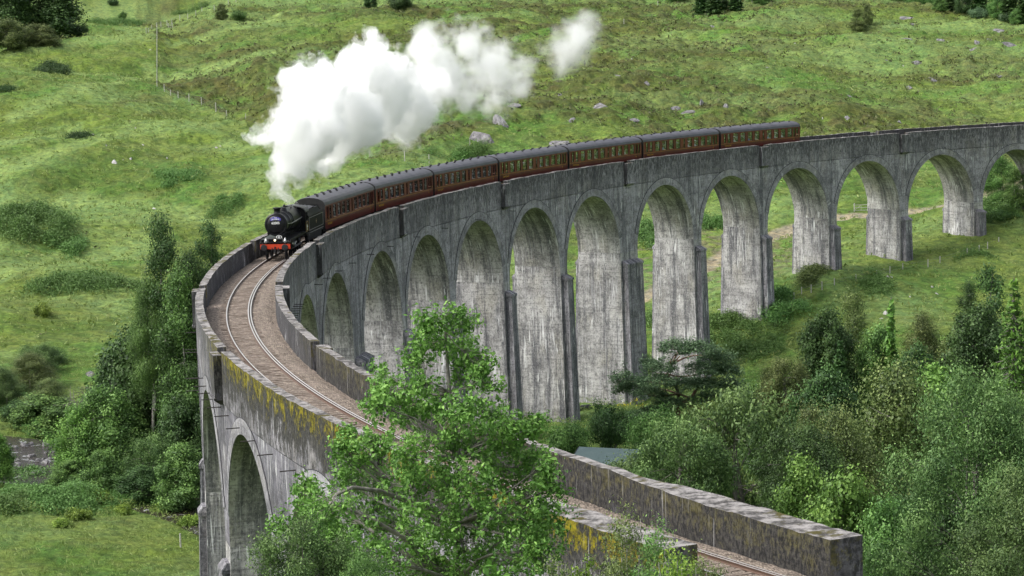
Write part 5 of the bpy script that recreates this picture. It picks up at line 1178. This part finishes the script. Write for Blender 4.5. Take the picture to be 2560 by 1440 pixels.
patch(1480, 1085, 90, 30, 'fern', .26, 900, .9, 'rushes and docks below the pier feet', 'rushes', 262); patch(1560, 1060, 100, 20, 'grass', .22, 700, .5, 'yellowish tall grass before the pier feet', 'tall_grass', 272)
patch(2210, 1420, 90, 40, 'fern', .20, 900, 1.0, 'bright bracken behind the blunt parapet end', 'bracken', 100); patch(2300, 1440, 120, 40, 'fern', .20, 900, .9, 'bracken at the bottom right', 'bracken', 96)
patch(60, 1200, 60, 20, 'fern', .30, 400, .9, 'ferns on the near bank at the left edge')

# grass tussocks and heather over the slopes that are in view
def tuss(n, ymin, ymax, L, W, mt, name, label, fn, hgt):
    rs = np.random.default_rng(n); D = np.sqrt(rs.random(n)*(ymax**2-ymin**2)+ymin**2); a = YAW+(rs.random(n)-.5)*.46; x = CAM[0]+D*np.sin(a); y = CAM[1]+D*np.cos(a); z = Hs(x, y)
    hh = z+sstep(.42, .66, fbm(x, y*.8, 2.6, 3, 31, .6))*(.18+.5*fn(x, y)); keep = rs.random(n) < (.25+.75*fn(x, y)); dr, _ = dpoly(x, y, RIV); dp, _ = dpoly(x, y, PATH); keep &= (dr > 7) & (dp > 2.2)
    x, y, hh = x[keep], y[keep], hh[keep]; m_ = 5; idx = np.repeat(np.arange(len(x)), m_)
    P = np.stack([x, y, hh+hgt*.5], 1)[idx]+rs.normal(size=(len(idx), 3))*np.array([.28, .28, hgt*.35]); cv = rs.random(len(x)); v_ = np.clip(.55*cv[idx]+.45*rs.random(len(idx)), 0, 1)
    V, F, A = leaves(P, v_, L, W, .1, -1.2, rs); tag(mesh_np(name, V, F, LM[mt], attr=A), label, kind='stuff')
tuss(26000, 320, 720, .46, .16, 'grass', 'grass_tussocks', 'tufts of long grass over the hillside', lambda x, y: 1-.6*hfn(x, y), .35)
tuss(30000, 330, 720, .50, .24, 'heath', 'heather', 'dark heather clumps over the upper hillside', lambda x, y: hfn(x, y)*1.2-.33, .40)
tuss(26000, 195, 320, .38, .05, 'grass', 'meadow_grass', 'long grass of the lower meadows', lambda x, y: 1+0*x, .40)

# ------------------------------------------------------------------ rocks
n = NT('grey_rock'); P = n.n('TexCoord').outputs['Object']; a = n.noise(P, 1.2, 8, .7); b = n.noise(n.scale(P, .4, .4, 2.5), 1.6, 4, .6)
c = n.mix(n.mr(a, .35, .62), (.075, .073, .075), (.27, .262, .27)); c = n.mix(n.math('MULTIPLY', n.mr(b, .55, .62), .7), c, (.05, .045, .04)); c = n.mix(n.math('MULTIPLY', n.mr(n.noise(P, .8, 5), .56, .66), .5), c, (.07, .09, .03)); n.bump(a, 1, .3); M_ROCK = n.base(c, .9, 0, .2)
n = NT('pale_rock'); P = n.n('TexCoord').outputs['Object']; a = n.noise(P, 2.5, 6, .7); M_ROCKP = n.base(n.mix(n.mr(a, .35, .62), (.22, .21, .20), (.46, .45, .44)), .9, 0, .2)
RK = []
for k in range(6):
    rs = np.random.default_rng(50+k); nu, nv = 28, 16; u = np.linspace(0, 2*math.pi, nu, endpoint=False); v = np.linspace(-.5*math.pi, .5*math.pi, nv); U, Vv = np.meshgrid(u, v)
    x, y, z = np.cos(U)*np.cos(Vv), np.sin(U)*np.cos(Vv), np.sin(Vv); d = 1+1.0*(fbm((x*2+z*1.3+9).ravel(), (y*2-z*.9+5).ravel(), 1.1, 4, k*3+1, .6)-.5).reshape(x.shape); q = np.stack([x*d, y*d, z*d], -1)
    for pl in range(9):      # cleaved faces
        nn = rs.normal(size=3); nn[2] = abs(nn[2]); nn /= np.linalg.norm(nn); h = .45+.35*rs.random(); e = (q@nn)-h; q = q-np.maximum(e, 0)[..., None]*nn*.9
    I = np.arange(nu*nv).reshape(nv, nu); F = np.stack([I[:-1], np.roll(I, -1, 1)[:-1], np.roll(I, -1, 1)[1:], I[1:]], -1).reshape(-1, 4)
    RK.append((mesh_np('rock', q.reshape(-1, 3), F, M_ROCK, nlink=True), mesh_np('rock', q.reshape(-1, 3), F, M_ROCKP, nlink=True)))
def rock(px, py, w_, h_, label, pale=0, grp=None, name='rock', tilt=0, cat='rock'):
    c_, D = hit(px, py+h_*.4, 60); W = w_/FPX*D; Hh = h_/FPX*D
    o = bpy.data.objects.new(name, RK[int(px*3+py) % 6][pale]); link(o)
    e = 1.0; g0 = ground(c_[0], c_[1]-1); g1 = ground(c_[0], c_[1]+1); sl_ = math.atan((g1-g0)/2)
    o.location = (c_[0], c_[1], c_[2]-Hh*.08+.12); o.rotation_euler = (sl_, -tilt, random.random()*.5-.25); o.scale = (W*.56, max(W*.35, Hh*1.3), Hh*.66)
    return tag(o, label, cat, grp)
BIG = [(1200, 330, 66, 36, 'broad grey rock slab above the third carriage', .3), (1246, 292, 34, 38, 'upright grey rock face above the broad slab, right of the steam', .5), (1280, 262, 40, 10, 'thin grey ledge right of the steam', .2), (1332, 246, 28, 12, 'small grey outcrop under the tail of the steam', 0),
 (1390, 354, 70, 14, 'long low rock just above the carriage roofs in the middle', .2), (1430, 298, 26, 20, 'squarish grey rock above the middle of the train', 0), (1497, 264, 52, 16, 'long slanting grey rock on the middle of the hill', .35), (1448, 224, 18, 14, 'small dark split rock high on the middle hillside', .3),
 (1540, 187, 30, 10, 'small grey outcrop high right of the steam puff', 0), (1690, 268, 34, 16, 'grey rock at the left of the row above the sixth carriage', -.2), (1724, 276, 40, 12, 'grey rock second in the row above the sixth carriage', .1), (1757, 254, 20, 34, 'tall pale grey streak of rock in the row above the last carriages', .2), (1816, 258, 18, 34, 'tall grey streak of rock at the right of that row', .1),
 (1860, 334, 30, 8, 'low rock just above the roof of the last carriage', 0), (1915, 335, 34, 8, 'flat rock above the tail end of the train', 0), (2117, 294, 26, 12, 'grey rock on the slope above the empty parapet', .1), (2222, 290, 50, 12, 'long dark rock right above the far parapet', -.3), (2240, 300, 30, 14, 'pale block at the right end of the long dark rock', 0),
 (2262, 44, 56, 8, 'white rock band under the heather near the upper right wood', 0), (2268, 96, 34, 6, 'faint grey ledge on the upper right slope', 0), (2217, 152, 24, 8, 'grey rock in the middle of the right hillside', 0), (2290, 154, 28, 10, 'darker rock right of the one in the middle of the right hillside', 0), (2282, 186, 40, 6, 'low broken ledge on the right hillside', 0),
 (2492, 75, 56, 14, 'pale pinkish slab near the right edge', .1), (2530, 108, 60, 18, 'big dark crag at the right edge', -.3), (2442, 104, 22, 16, 'heap of grey boulders left of the big crag', 0), (2472, 98, 18, 10, 'small boulder pile between the heap and the crag', 0), (1740, 196, 16, 8, 'small grey rock high on the centre right slope', 0), (1650, 286, 20, 8, 'low rock left of the row above the sixth carriage', 0), (1400, 236, 18, 8, 'small rock under the end of the steam tail', 0)]
for px, py, a, b, lb_, tl_ in BIG: rock(px, py, a, b, lb_, 0, None, 'rock_outcrop', tl_, 'rock')
STN = [(228, 930, 32, 22, 'rounded grey boulder on the bank left of the viaduct'), (286, 405, 20, 10, 'white boulder on the left slope'), (356, 363, 14, 6, 'small white stone below the fence on the left slope'), (338, 321, 10, 6, 'small stone higher on the left slope'), (385, 522, 14, 10, 'pale stone pair above the tall birches'), (20, 578, 18, 10, 'pale stone in the bracken bank at the left edge'), (376, 125, 10, 7, 'white stone just left of the fence line'), (235, 620, 8, 6, 'tiny white stone right of the bracken bank'),
 (2217, 782, 20, 18, 'pale boulder on the meadow above the thin spruce'), (2205, 796, 14, 6, 'flat stone at the foot of the pale meadow boulder'), (2461, 646, 18, 8, 'grey stone near the post line on the right meadow'), (2222, 692, 22, 8, 'flat grey stone by the posts on the right meadow'), (2212, 674, 12, 5, 'small stone by the posts on the right meadow'), (2340, 735, 14, 5, 'pale stone in the wet patch of the right meadow'), (2280, 682, 9, 5, 'small white stone in the middle of the right meadow'), (2386, 826, 12, 6, 'pale stone above the dusky birch'), (1800, 774, 18, 8, 'stone left of a pier foot'), (1462, 1022, 12, 6, 'pale stone near the planks'), (545, 6, 10, 7, 'white stone at the top of the hill fence')]
for px, py, a, b, lb_ in STN: rock(px, py, a, b, lb_, 0 if px == 228 else 1, None, 'boulder', 0, 'boulder')
rs = np.random.default_rng(91)
for i in range(22): rock(rs.uniform(1480, 2540), rs.uniform(50, 300), rs.uniform(12, 30), rs.uniform(6, 12), 'small grey rock outcrop poking out of the heathery right hillside', 0, 'small grey outcrops of the right hillside', 'rock_outcrop', rs.uniform(-.3, .3), 'rock')
for i in range(46):
    px, py = (rs.uniform(230, 560), rs.uniform(330, 420)) if i < 14 else (rs.uniform(1300, 2500), rs.uniform(90, 300)) if i < 34 else (rs.uniform(2150, 2450), rs.uniform(700, 800))
    reg = 'on the left slope' if i < 14 else 'on the heathery hill' if i < 34 else 'on the right meadow'
    rock(px, py, rs.uniform(4, 8), rs.uniform(3, 5), 'tiny pale stone lying in the grass '+reg, 1, 'tiny pale stones '+reg, 'stone', 0, 'stone')
for i in range(34):       # stones of the burn
    a = rs.uniform(20, 140) if i < 24 else rs.uniform(230, 300); b = rs.uniform(1108, 1195) if i < 24 else rs.uniform(1170, 1215); c_ = atD(a, b, (CAM[2]-RIVZ)/-raydir(a, b)[2])
    o = bpy.data.objects.new('river_stone', RK[i % 6][0]); link(o); k = rs.uniform(.25, .8); o.location = tuple(c_+np.array([0, 0, .02])); o.scale = (k, k*.7, k*.5); o.rotation_euler = (0, 0, rs.random()*6)
    tag(o, 'wet brown stone lying in the water of the burn', 'stone', 'stones in the burn')

# ------------------------------------------------------------------ fences, gate, posts
M_POST = plain('weathered_post', (.40, .39, .36), .9, 0, .2); M_WIRE = plain('fence_wire', (.22, .22, .22), .5, .3)
def post_mesh(h, r=.06): mb = MB(); mb.cyl((0, 0, -.4), (0, 0, h), r, r*.85, 7); return mb.build('post', [M_POST], nlink=True)
PM = post_mesh(1.9, .085); PS = post_mesh(1.15, .075)
def fence(pts, label, pm, h, wires=(.3, .7, 1.1, 1.5, 1.8), mesh=True):
    P3 = [hit(a, b, 60)[0] for a, b in pts]; root = empty('wire_fence', label, 'fence', tuple(P3[0])); O = Vector(P3[0])
    for p in P3:
        o = bpy.data.objects.new('post', pm); link(o, root); o.location = Vector(p)-O
    if wires:
        mb = MB()
        for w_ in wires:
            for a, b in zip(P3[:-1], P3[1:]):
                if np.linalg.norm(b-a) < 90: mb.cyl(Vector(a)-O+Vector((0, 0, w_)), Vector(b)-O+Vector((0, 0, w_)), .012, n=3, cap=False)
        mb.build('wires', [M_WIRE], root)
    return root
fence([(393, 222-i*9) for i in range(17)], 'tall pale fence running straight up the left hill to the gate', PM, 1.9)
fence([(411, 232), (427, 246), (446, 251), (473, 256), (504, 265), (540, 278), (567, 298), (615, 306), (660, 330)], 'deer fence of thin posts running down from the corner towards the steam', PM, 1.9)
fence([(925, 398), (1012, 404), (1073, 412), (1175, 372)], 'deer fence posts between the steam and the carriages', PM, 1.9)
fence([(366, 86), (372, 88), (380, 80), (392, 74), (403, 72), (418, 68)], 'pale stile and fence at the head of the hill fence', PM, 1.9)
fence([(430, 64), (450, 55), (470, 52), (490, 44), (505, 36), (536, 30), (571, 14), (590, 4)], 'thin fence posts climbing from the gate to the top edge', PM, 1.9)
fence([(1985, 752), (2004, 738), (2028, 732), (2055, 724), (2086, 716), (2140, 706), (2192, 696), (2225, 686), (2257, 678), (2320, 668), (2350, 660), (2418, 640), (2448, 632), (2469, 624), (2497, 612)], 'line of short pale posts across the right meadow', PS, 1.15, (.5, .95))
fence([(1560, 66), (1645, 20), (1880, 10)], 'three thin posts high on the hill right of the steam puff', PM, 1.9, None)
def gate(px, py, wpx, label):
    p, D = hit(px, py, 60); w_ = wpx/FPX*D; root = empty('gate', label, 'gate', tuple(p))
    for x in (0, w_): mb = MB(); mb.cyl((x, 0, -.4), (x, 0, 1.5), .09, n=8); mb.build('post', [M_POST], root)
    mb = MB()
    for z in (.3, .75, 1.2): mb.box((w_/2, 0, z), (w_, .05, .07))
    a_ = math.atan2(.9, w_*.5); mb.cyl((0, 0, .3), (w_*.5, 0, 1.2), .03, n=5); mb.cyl((w_*.5, 0, .3), (w_*.5, 0, 1.2), .03, n=5); mb.build('bars', [M_POST], root)
gate(2136, 531, 34, 'grey wooden field gate seen under the arches on the right'); gate(421, 72, 10, 'small pale gate at the head of the hill fence')
p, D = hit(452, 1370, 60); o = bpy.data.objects.new('post', post_mesh(1.35, .09)); link(o); o.location = tuple(p); tag(o, 'lone weathered post in the meadow beside the tall pier', 'post')

# ------------------------------------------------------------------ shed, pipes, planks
p = atD(1520, 1135, 246); gs = ground(p[0], p[1]); sh = empty('shed', 'low shed with a grey-green sheet roof behind the parapet', 'shed', (p[0], p[1], gs), rz=R(-24))
zr = p[2]-gs
n = NT('roof_sheet'); P = n.n('TexCoord').outputs['Object']; wv = n.n('TexWave', {'Vector': P, 'Scale': 2.6}).outputs[0]; n.bump(wv, .6, .05); M_SHR = n.base(n.mix(n.noise(P, .8, 5), (.085, .13, .13), (.13, .185, .18)), .5, 0, .3)
M_SHW = plain('shed_boards', (.09, .06, .045), .9)
mb = MB(); mb.add([(-3.4, -3, zr-.9), (3.4, -3, zr-.9), (3.4, 1.2, zr+.35), (-3.4, 1.2, zr+.35)], [(0, 1, 2, 3)]); mb.add([(-3.4, -3, zr-.98), (3.4, -3, zr-.98), (3.4, 1.2, zr+.27), (-3.4, 1.2, zr+.27)], [(3, 2, 1, 0)])
mb.add([(-3.4, 1.2, zr+.35), (3.4, 1.2, zr+.35), (3.4, 4.4, zr-.7), (-3.4, 4.4, zr-.7)], [(0, 1, 2, 3)]); mb.build('roof', [M_SHR], sh)
mb = MB(); mb.extr([(-2.7, -.5), (4.1, -.5), (4.1, zr-.8), (1.2, zr+.15), (-2.7, zr-1.0)], -3.1, 3.1); mb.build('wall', [M_SHW], sh)
for x in (-3.42, 3.42): mb = MB(); mb.cyl((x, -3.05, zr-.93), (x, 1.2, zr+.33), .07, n=4); mb.cyl((x, 1.2, zr+.33), (x, 4.4, zr-.72), .07, n=4); mb.build('barge_board', [M_BLK], sh)
M_PIPE = plain('black_plastic_pipe', (.02, .02, .024), .35)
for i, (x, y, lb_) in enumerate(((1434, 972, 'black plastic drain pipe, upper one of the pair between two tall piers'), (1436, 988, 'black plastic drain pipe, lower one of the pair between two tall piers'), (1434, 1024, 'black pipe end in the grass by the planks'))):
    p, D = hit(x, y+6, 250); mb = MB(); mb.lathe([(.30, -2.2), (.34, -2.2), (.34, 2.2), (.30, 2.2), (.30, -2.2)], (0, 0, 0), 'X', 16); o = mb.build('pipe', [M_PIPE]); o.location = (p[0], p[1], p[2]+.36+(.6 if i == 0 else 0)); o.rotation_euler = (0, 0, .25+.1*i); tag(o, lb_, 'pipe')
for i, (x, y, ln_, lb_) in enumerate(((1455, 1000, 3.2, 'longest grey plank lying in the grass by the pier'), (1462, 1009, 2.6, 'grey plank lying in front of the longest one'), (1472, 1016, 2.0, 'short pale plank nearest of the pile'), (1448, 884, 2.4, 'plank of the upper heap glimpsed between two piers'))):
    p, D = hit(x, y, 250); mb = MB(); mb.box((0, 0, 0), (ln_, .25, .09)); o = mb.build('plank', [M_POST]); o.location = (p[0], p[1], p[2]+.15); o.rotation_euler = (0, .05, .1*i-.1); tag(o, lb_, 'plank')
for i, (x, y) in enumerate([(1590, 1010), (1605, 1025), (1560, 1022), (1530, 1085), (1640, 1050), (1575, 1060), (1600, 1070), (1620, 962), (1640, 1090), (1505, 1108)]):
    p, D = hit(x, y, 240); Pl = p+rs.normal(size=(60, 3))*np.array([.35, .3, .12])+np.array([0, 0, .5]); V, F, A = leaves(Pl, rs.random(60)*.5+.5, .16, .12, .8, 0, rs)
    o = mesh_np('yellow_flowers', V-p, F, LM['yellow'] if 'yellow' in LM else LM['lime'], attr=A); o.location = p; tag(o, 'clump of small yellow flowers in the rough grass before the piers', 'flowers', 'yellow flower clumps')

# ------------------------------------------------------------------ steam
def steam(name, label, blobs, rho, amp, nsc, soft, seed, D0, Dk, wisp=0., warp=9.):
    """blobs (px, py, r px, density); real balls of steam trailing back over the train"""
    B = []
    for x, y, r, q in blobs:
        D = D0+Dk*(x-700)/650; p = atD(x, y, D); B.append((p, r/FPX*D, q))
    lo = np.min([p-r*1.5 for p, r, q in B], 0); hi = np.max([p+r*1.5 for p, r, q in B], 0)
    # hull: voxel union of swollen balls
    vx = 2.0; nx, ny, nz = [int(math.ceil(v))+3 for v in (hi-lo)/vx]; gx_, gy_, gz_ = np.meshgrid(*[lo[i]-vx+np.arange(m)*vx for i, m in enumerate((nx, ny, nz))], indexing='ij'); f = np.full(gx_.shape, -9.)
    for p, r, q in B: f = np.maximum(f, 1-np.sqrt((gx_-p[0])**2+(gy_-p[1])**2+(gz_-p[2])**2)/(r*1.45+1.4))
    occ = f > 0; V, F, idm = [], [], {}
    def vid(i, j, k):
        key = (i, j, k)
        if key not in idm: idm[key] = len(V); V.append((lo[0]-vx+(i-.5)*vx, lo[1]-vx+(j-.5)*vx, lo[2]-vx+(k-.5)*vx))
        return idm[key]
    fc = {(1,0,0): ((1,0,0),(1,1,0),(1,1,1),(1,0,1)), (-1,0,0): ((0,0,0),(0,0,1),(0,1,1),(0,1,0)), (0,1,0): ((0,1,0),(0,1,1),(1,1,1),(1,1,0)), (0,-1,0): ((0,0,0),(1,0,0),(1,0,1),(0,0,1)), (0,0,1): ((0,0,1),(1,0,1),(1,1,1),(0,1,1)), (0,0,-1): ((0,0,0),(0,1,0),(1,1,0),(1,0,0))}
    for i, j, k in np.argwhere(occ):
        for d, q in fc.items():
            a, b, c = i+d[0], j+d[1], k+d[2]
            if not (0 <= a < nx and 0 <= b < ny and 0 <= c < nz) or not occ[a, b, c]: F.append([vid(i+e[0], j+e[1], k+e[2]) for e in q])
    cen = (lo+hi)/2; n = NT(name+'_volume'); t = n.t; t.nodes.remove(n.b)
    P = n.n('TexCoord').outputs['Object']
    nz1 = n.noise(P, nsc, 8, .58); nz2 = n.noise(n.scale(P, 1, 1, 1, (31, 7, 3)), nsc*.35, 2, .5)
    disp = n.n('TexNoise', {'Vector': P, 'Scale': nsc*1.1, 'Detail': 4, 'Roughness': .6}).outputs['Color']
    dv = n.n('VectorMath', {0: disp, 1: (.5, .5, .5)}, operation='SUBTRACT').outputs[0]; dv = n.n('VectorMath', {0: dv, 3: warp}, operation='SCALE').outputs[0]; PP_ = n.n('VectorMath', {0: P, 1: dv}, operation='ADD').outputs[0]
    acc = None
    for p, r, q in B:
        pc = p-cen; d = n.n('VectorMath', {0: PP_, 1: tuple(pc)}, operation='DISTANCE').outputs['Value']
        f_ = n.math('MULTIPLY_ADD', d, -1/r, 1.0)
        if q != 1: f_ = n.math('MULTIPLY', f_, q)
        acc = f_ if acc is None else n.n('Math', {0: acc, 1: f_, 2: .35}, operation='SMOOTH_MAX').outputs[0]
    e = n.math('ADD', acc, n.math('MULTIPLY', n.math('SUBTRACT', nz1, .52), amp)); 
    if wisp: e = n.math('SUBTRACT', e, n.math('MULTIPLY', n.mr(nz2, .40, .62), wisp))
    den = n.math('MULTIPLY', n.mr(e, 0., soft, 0, 1), rho)
    pv = n.n('VolumePrincipled', {'Color': (1, 1, 1, 1), 'Density': den, 'Anisotropy': .1}); t.links.new(pv.outputs[0], n.out.inputs['Volume'])
    o = mesh_np(name, np.array(V)-cen, np.array(F), n.m); o.location = cen
    n.m.cycles.volume_step_rate = 1.0 if hasattr(n.m, 'cycles') and hasattr(n.m.cycles, 'volume_step_rate') else 1
    return tag(o, label, 'steam')
DENSE = [(712, 506, 9, 1), (708, 492, 15, 1), (704, 470, 27, 1), (710, 440, 36, 1), (712, 400, 50, 1), (755, 400, 50, 1), (712, 345, 64, 1), (700, 310, 46, 1), (722, 262, 38, 1), (708, 252, 24, 1), (770, 320, 92, 1), (790, 240, 74, 1), (850, 355, 50, 1), (870, 290, 92, 1), (835, 200, 50, 1), (900, 180, 66, 1), (920, 118, 38, 1), (905, 100, 22, 1), (950, 160, 44, 1), (960, 230, 84, 1), (940, 310, 46, 1), (1020, 260, 66, 1), (1010, 200, 40, .9), (880, 380, 26, 1), (1040, 300, 34, .9), (1060, 235, 50, .9)]
LOOSE = [(1075, 235, 62, .9), (1110, 160, 62, .9), (1100, 115, 44, .75), (1170, 120, 56, .9), (1190, 180, 66, .75), (1140, 225, 56, .7), (1245, 190, 60, .7), (1230, 150, 46, .6), (1300, 185, 44, .5), (1250, 235, 34, .45), (1085, 290, 44, .5), (1040, 335, 24, .35), (1030, 165, 26, .6), (770, 165, 32, .5)]
PUFF = [(1435, 105, 46, .8), (1455, 95, 34, .9), (1395, 115, 36, .5), (1420, 75, 32, .45), (1480, 60, 26, .3)]
STEAM_ON = True
if STEAM_ON:
    steam('steam_cloud', 'thick white steam cloud pouring from the engine chimney', [(x, y, r*1.06, q) for x, y, r, q in DENSE], 2.0, 1.3, .22, .08, 1, 212.5, 62)
    steam('steam_trail', 'thinning white steam drifting back above the train', [(x, y, r*1.3, q) for x, y, r, q in LOOSE], 1.05, 2.2, .16, .7, 2, 212.5, 62, .1, 12.)
    steam('steam_puff', 'separate faint puff of steam high above the train', [(x, y, r*1.5, q) for x, y, r, q in PUFF], .8, 1.7, .17, .8, 3, 212.5, 62, .1, 6.)
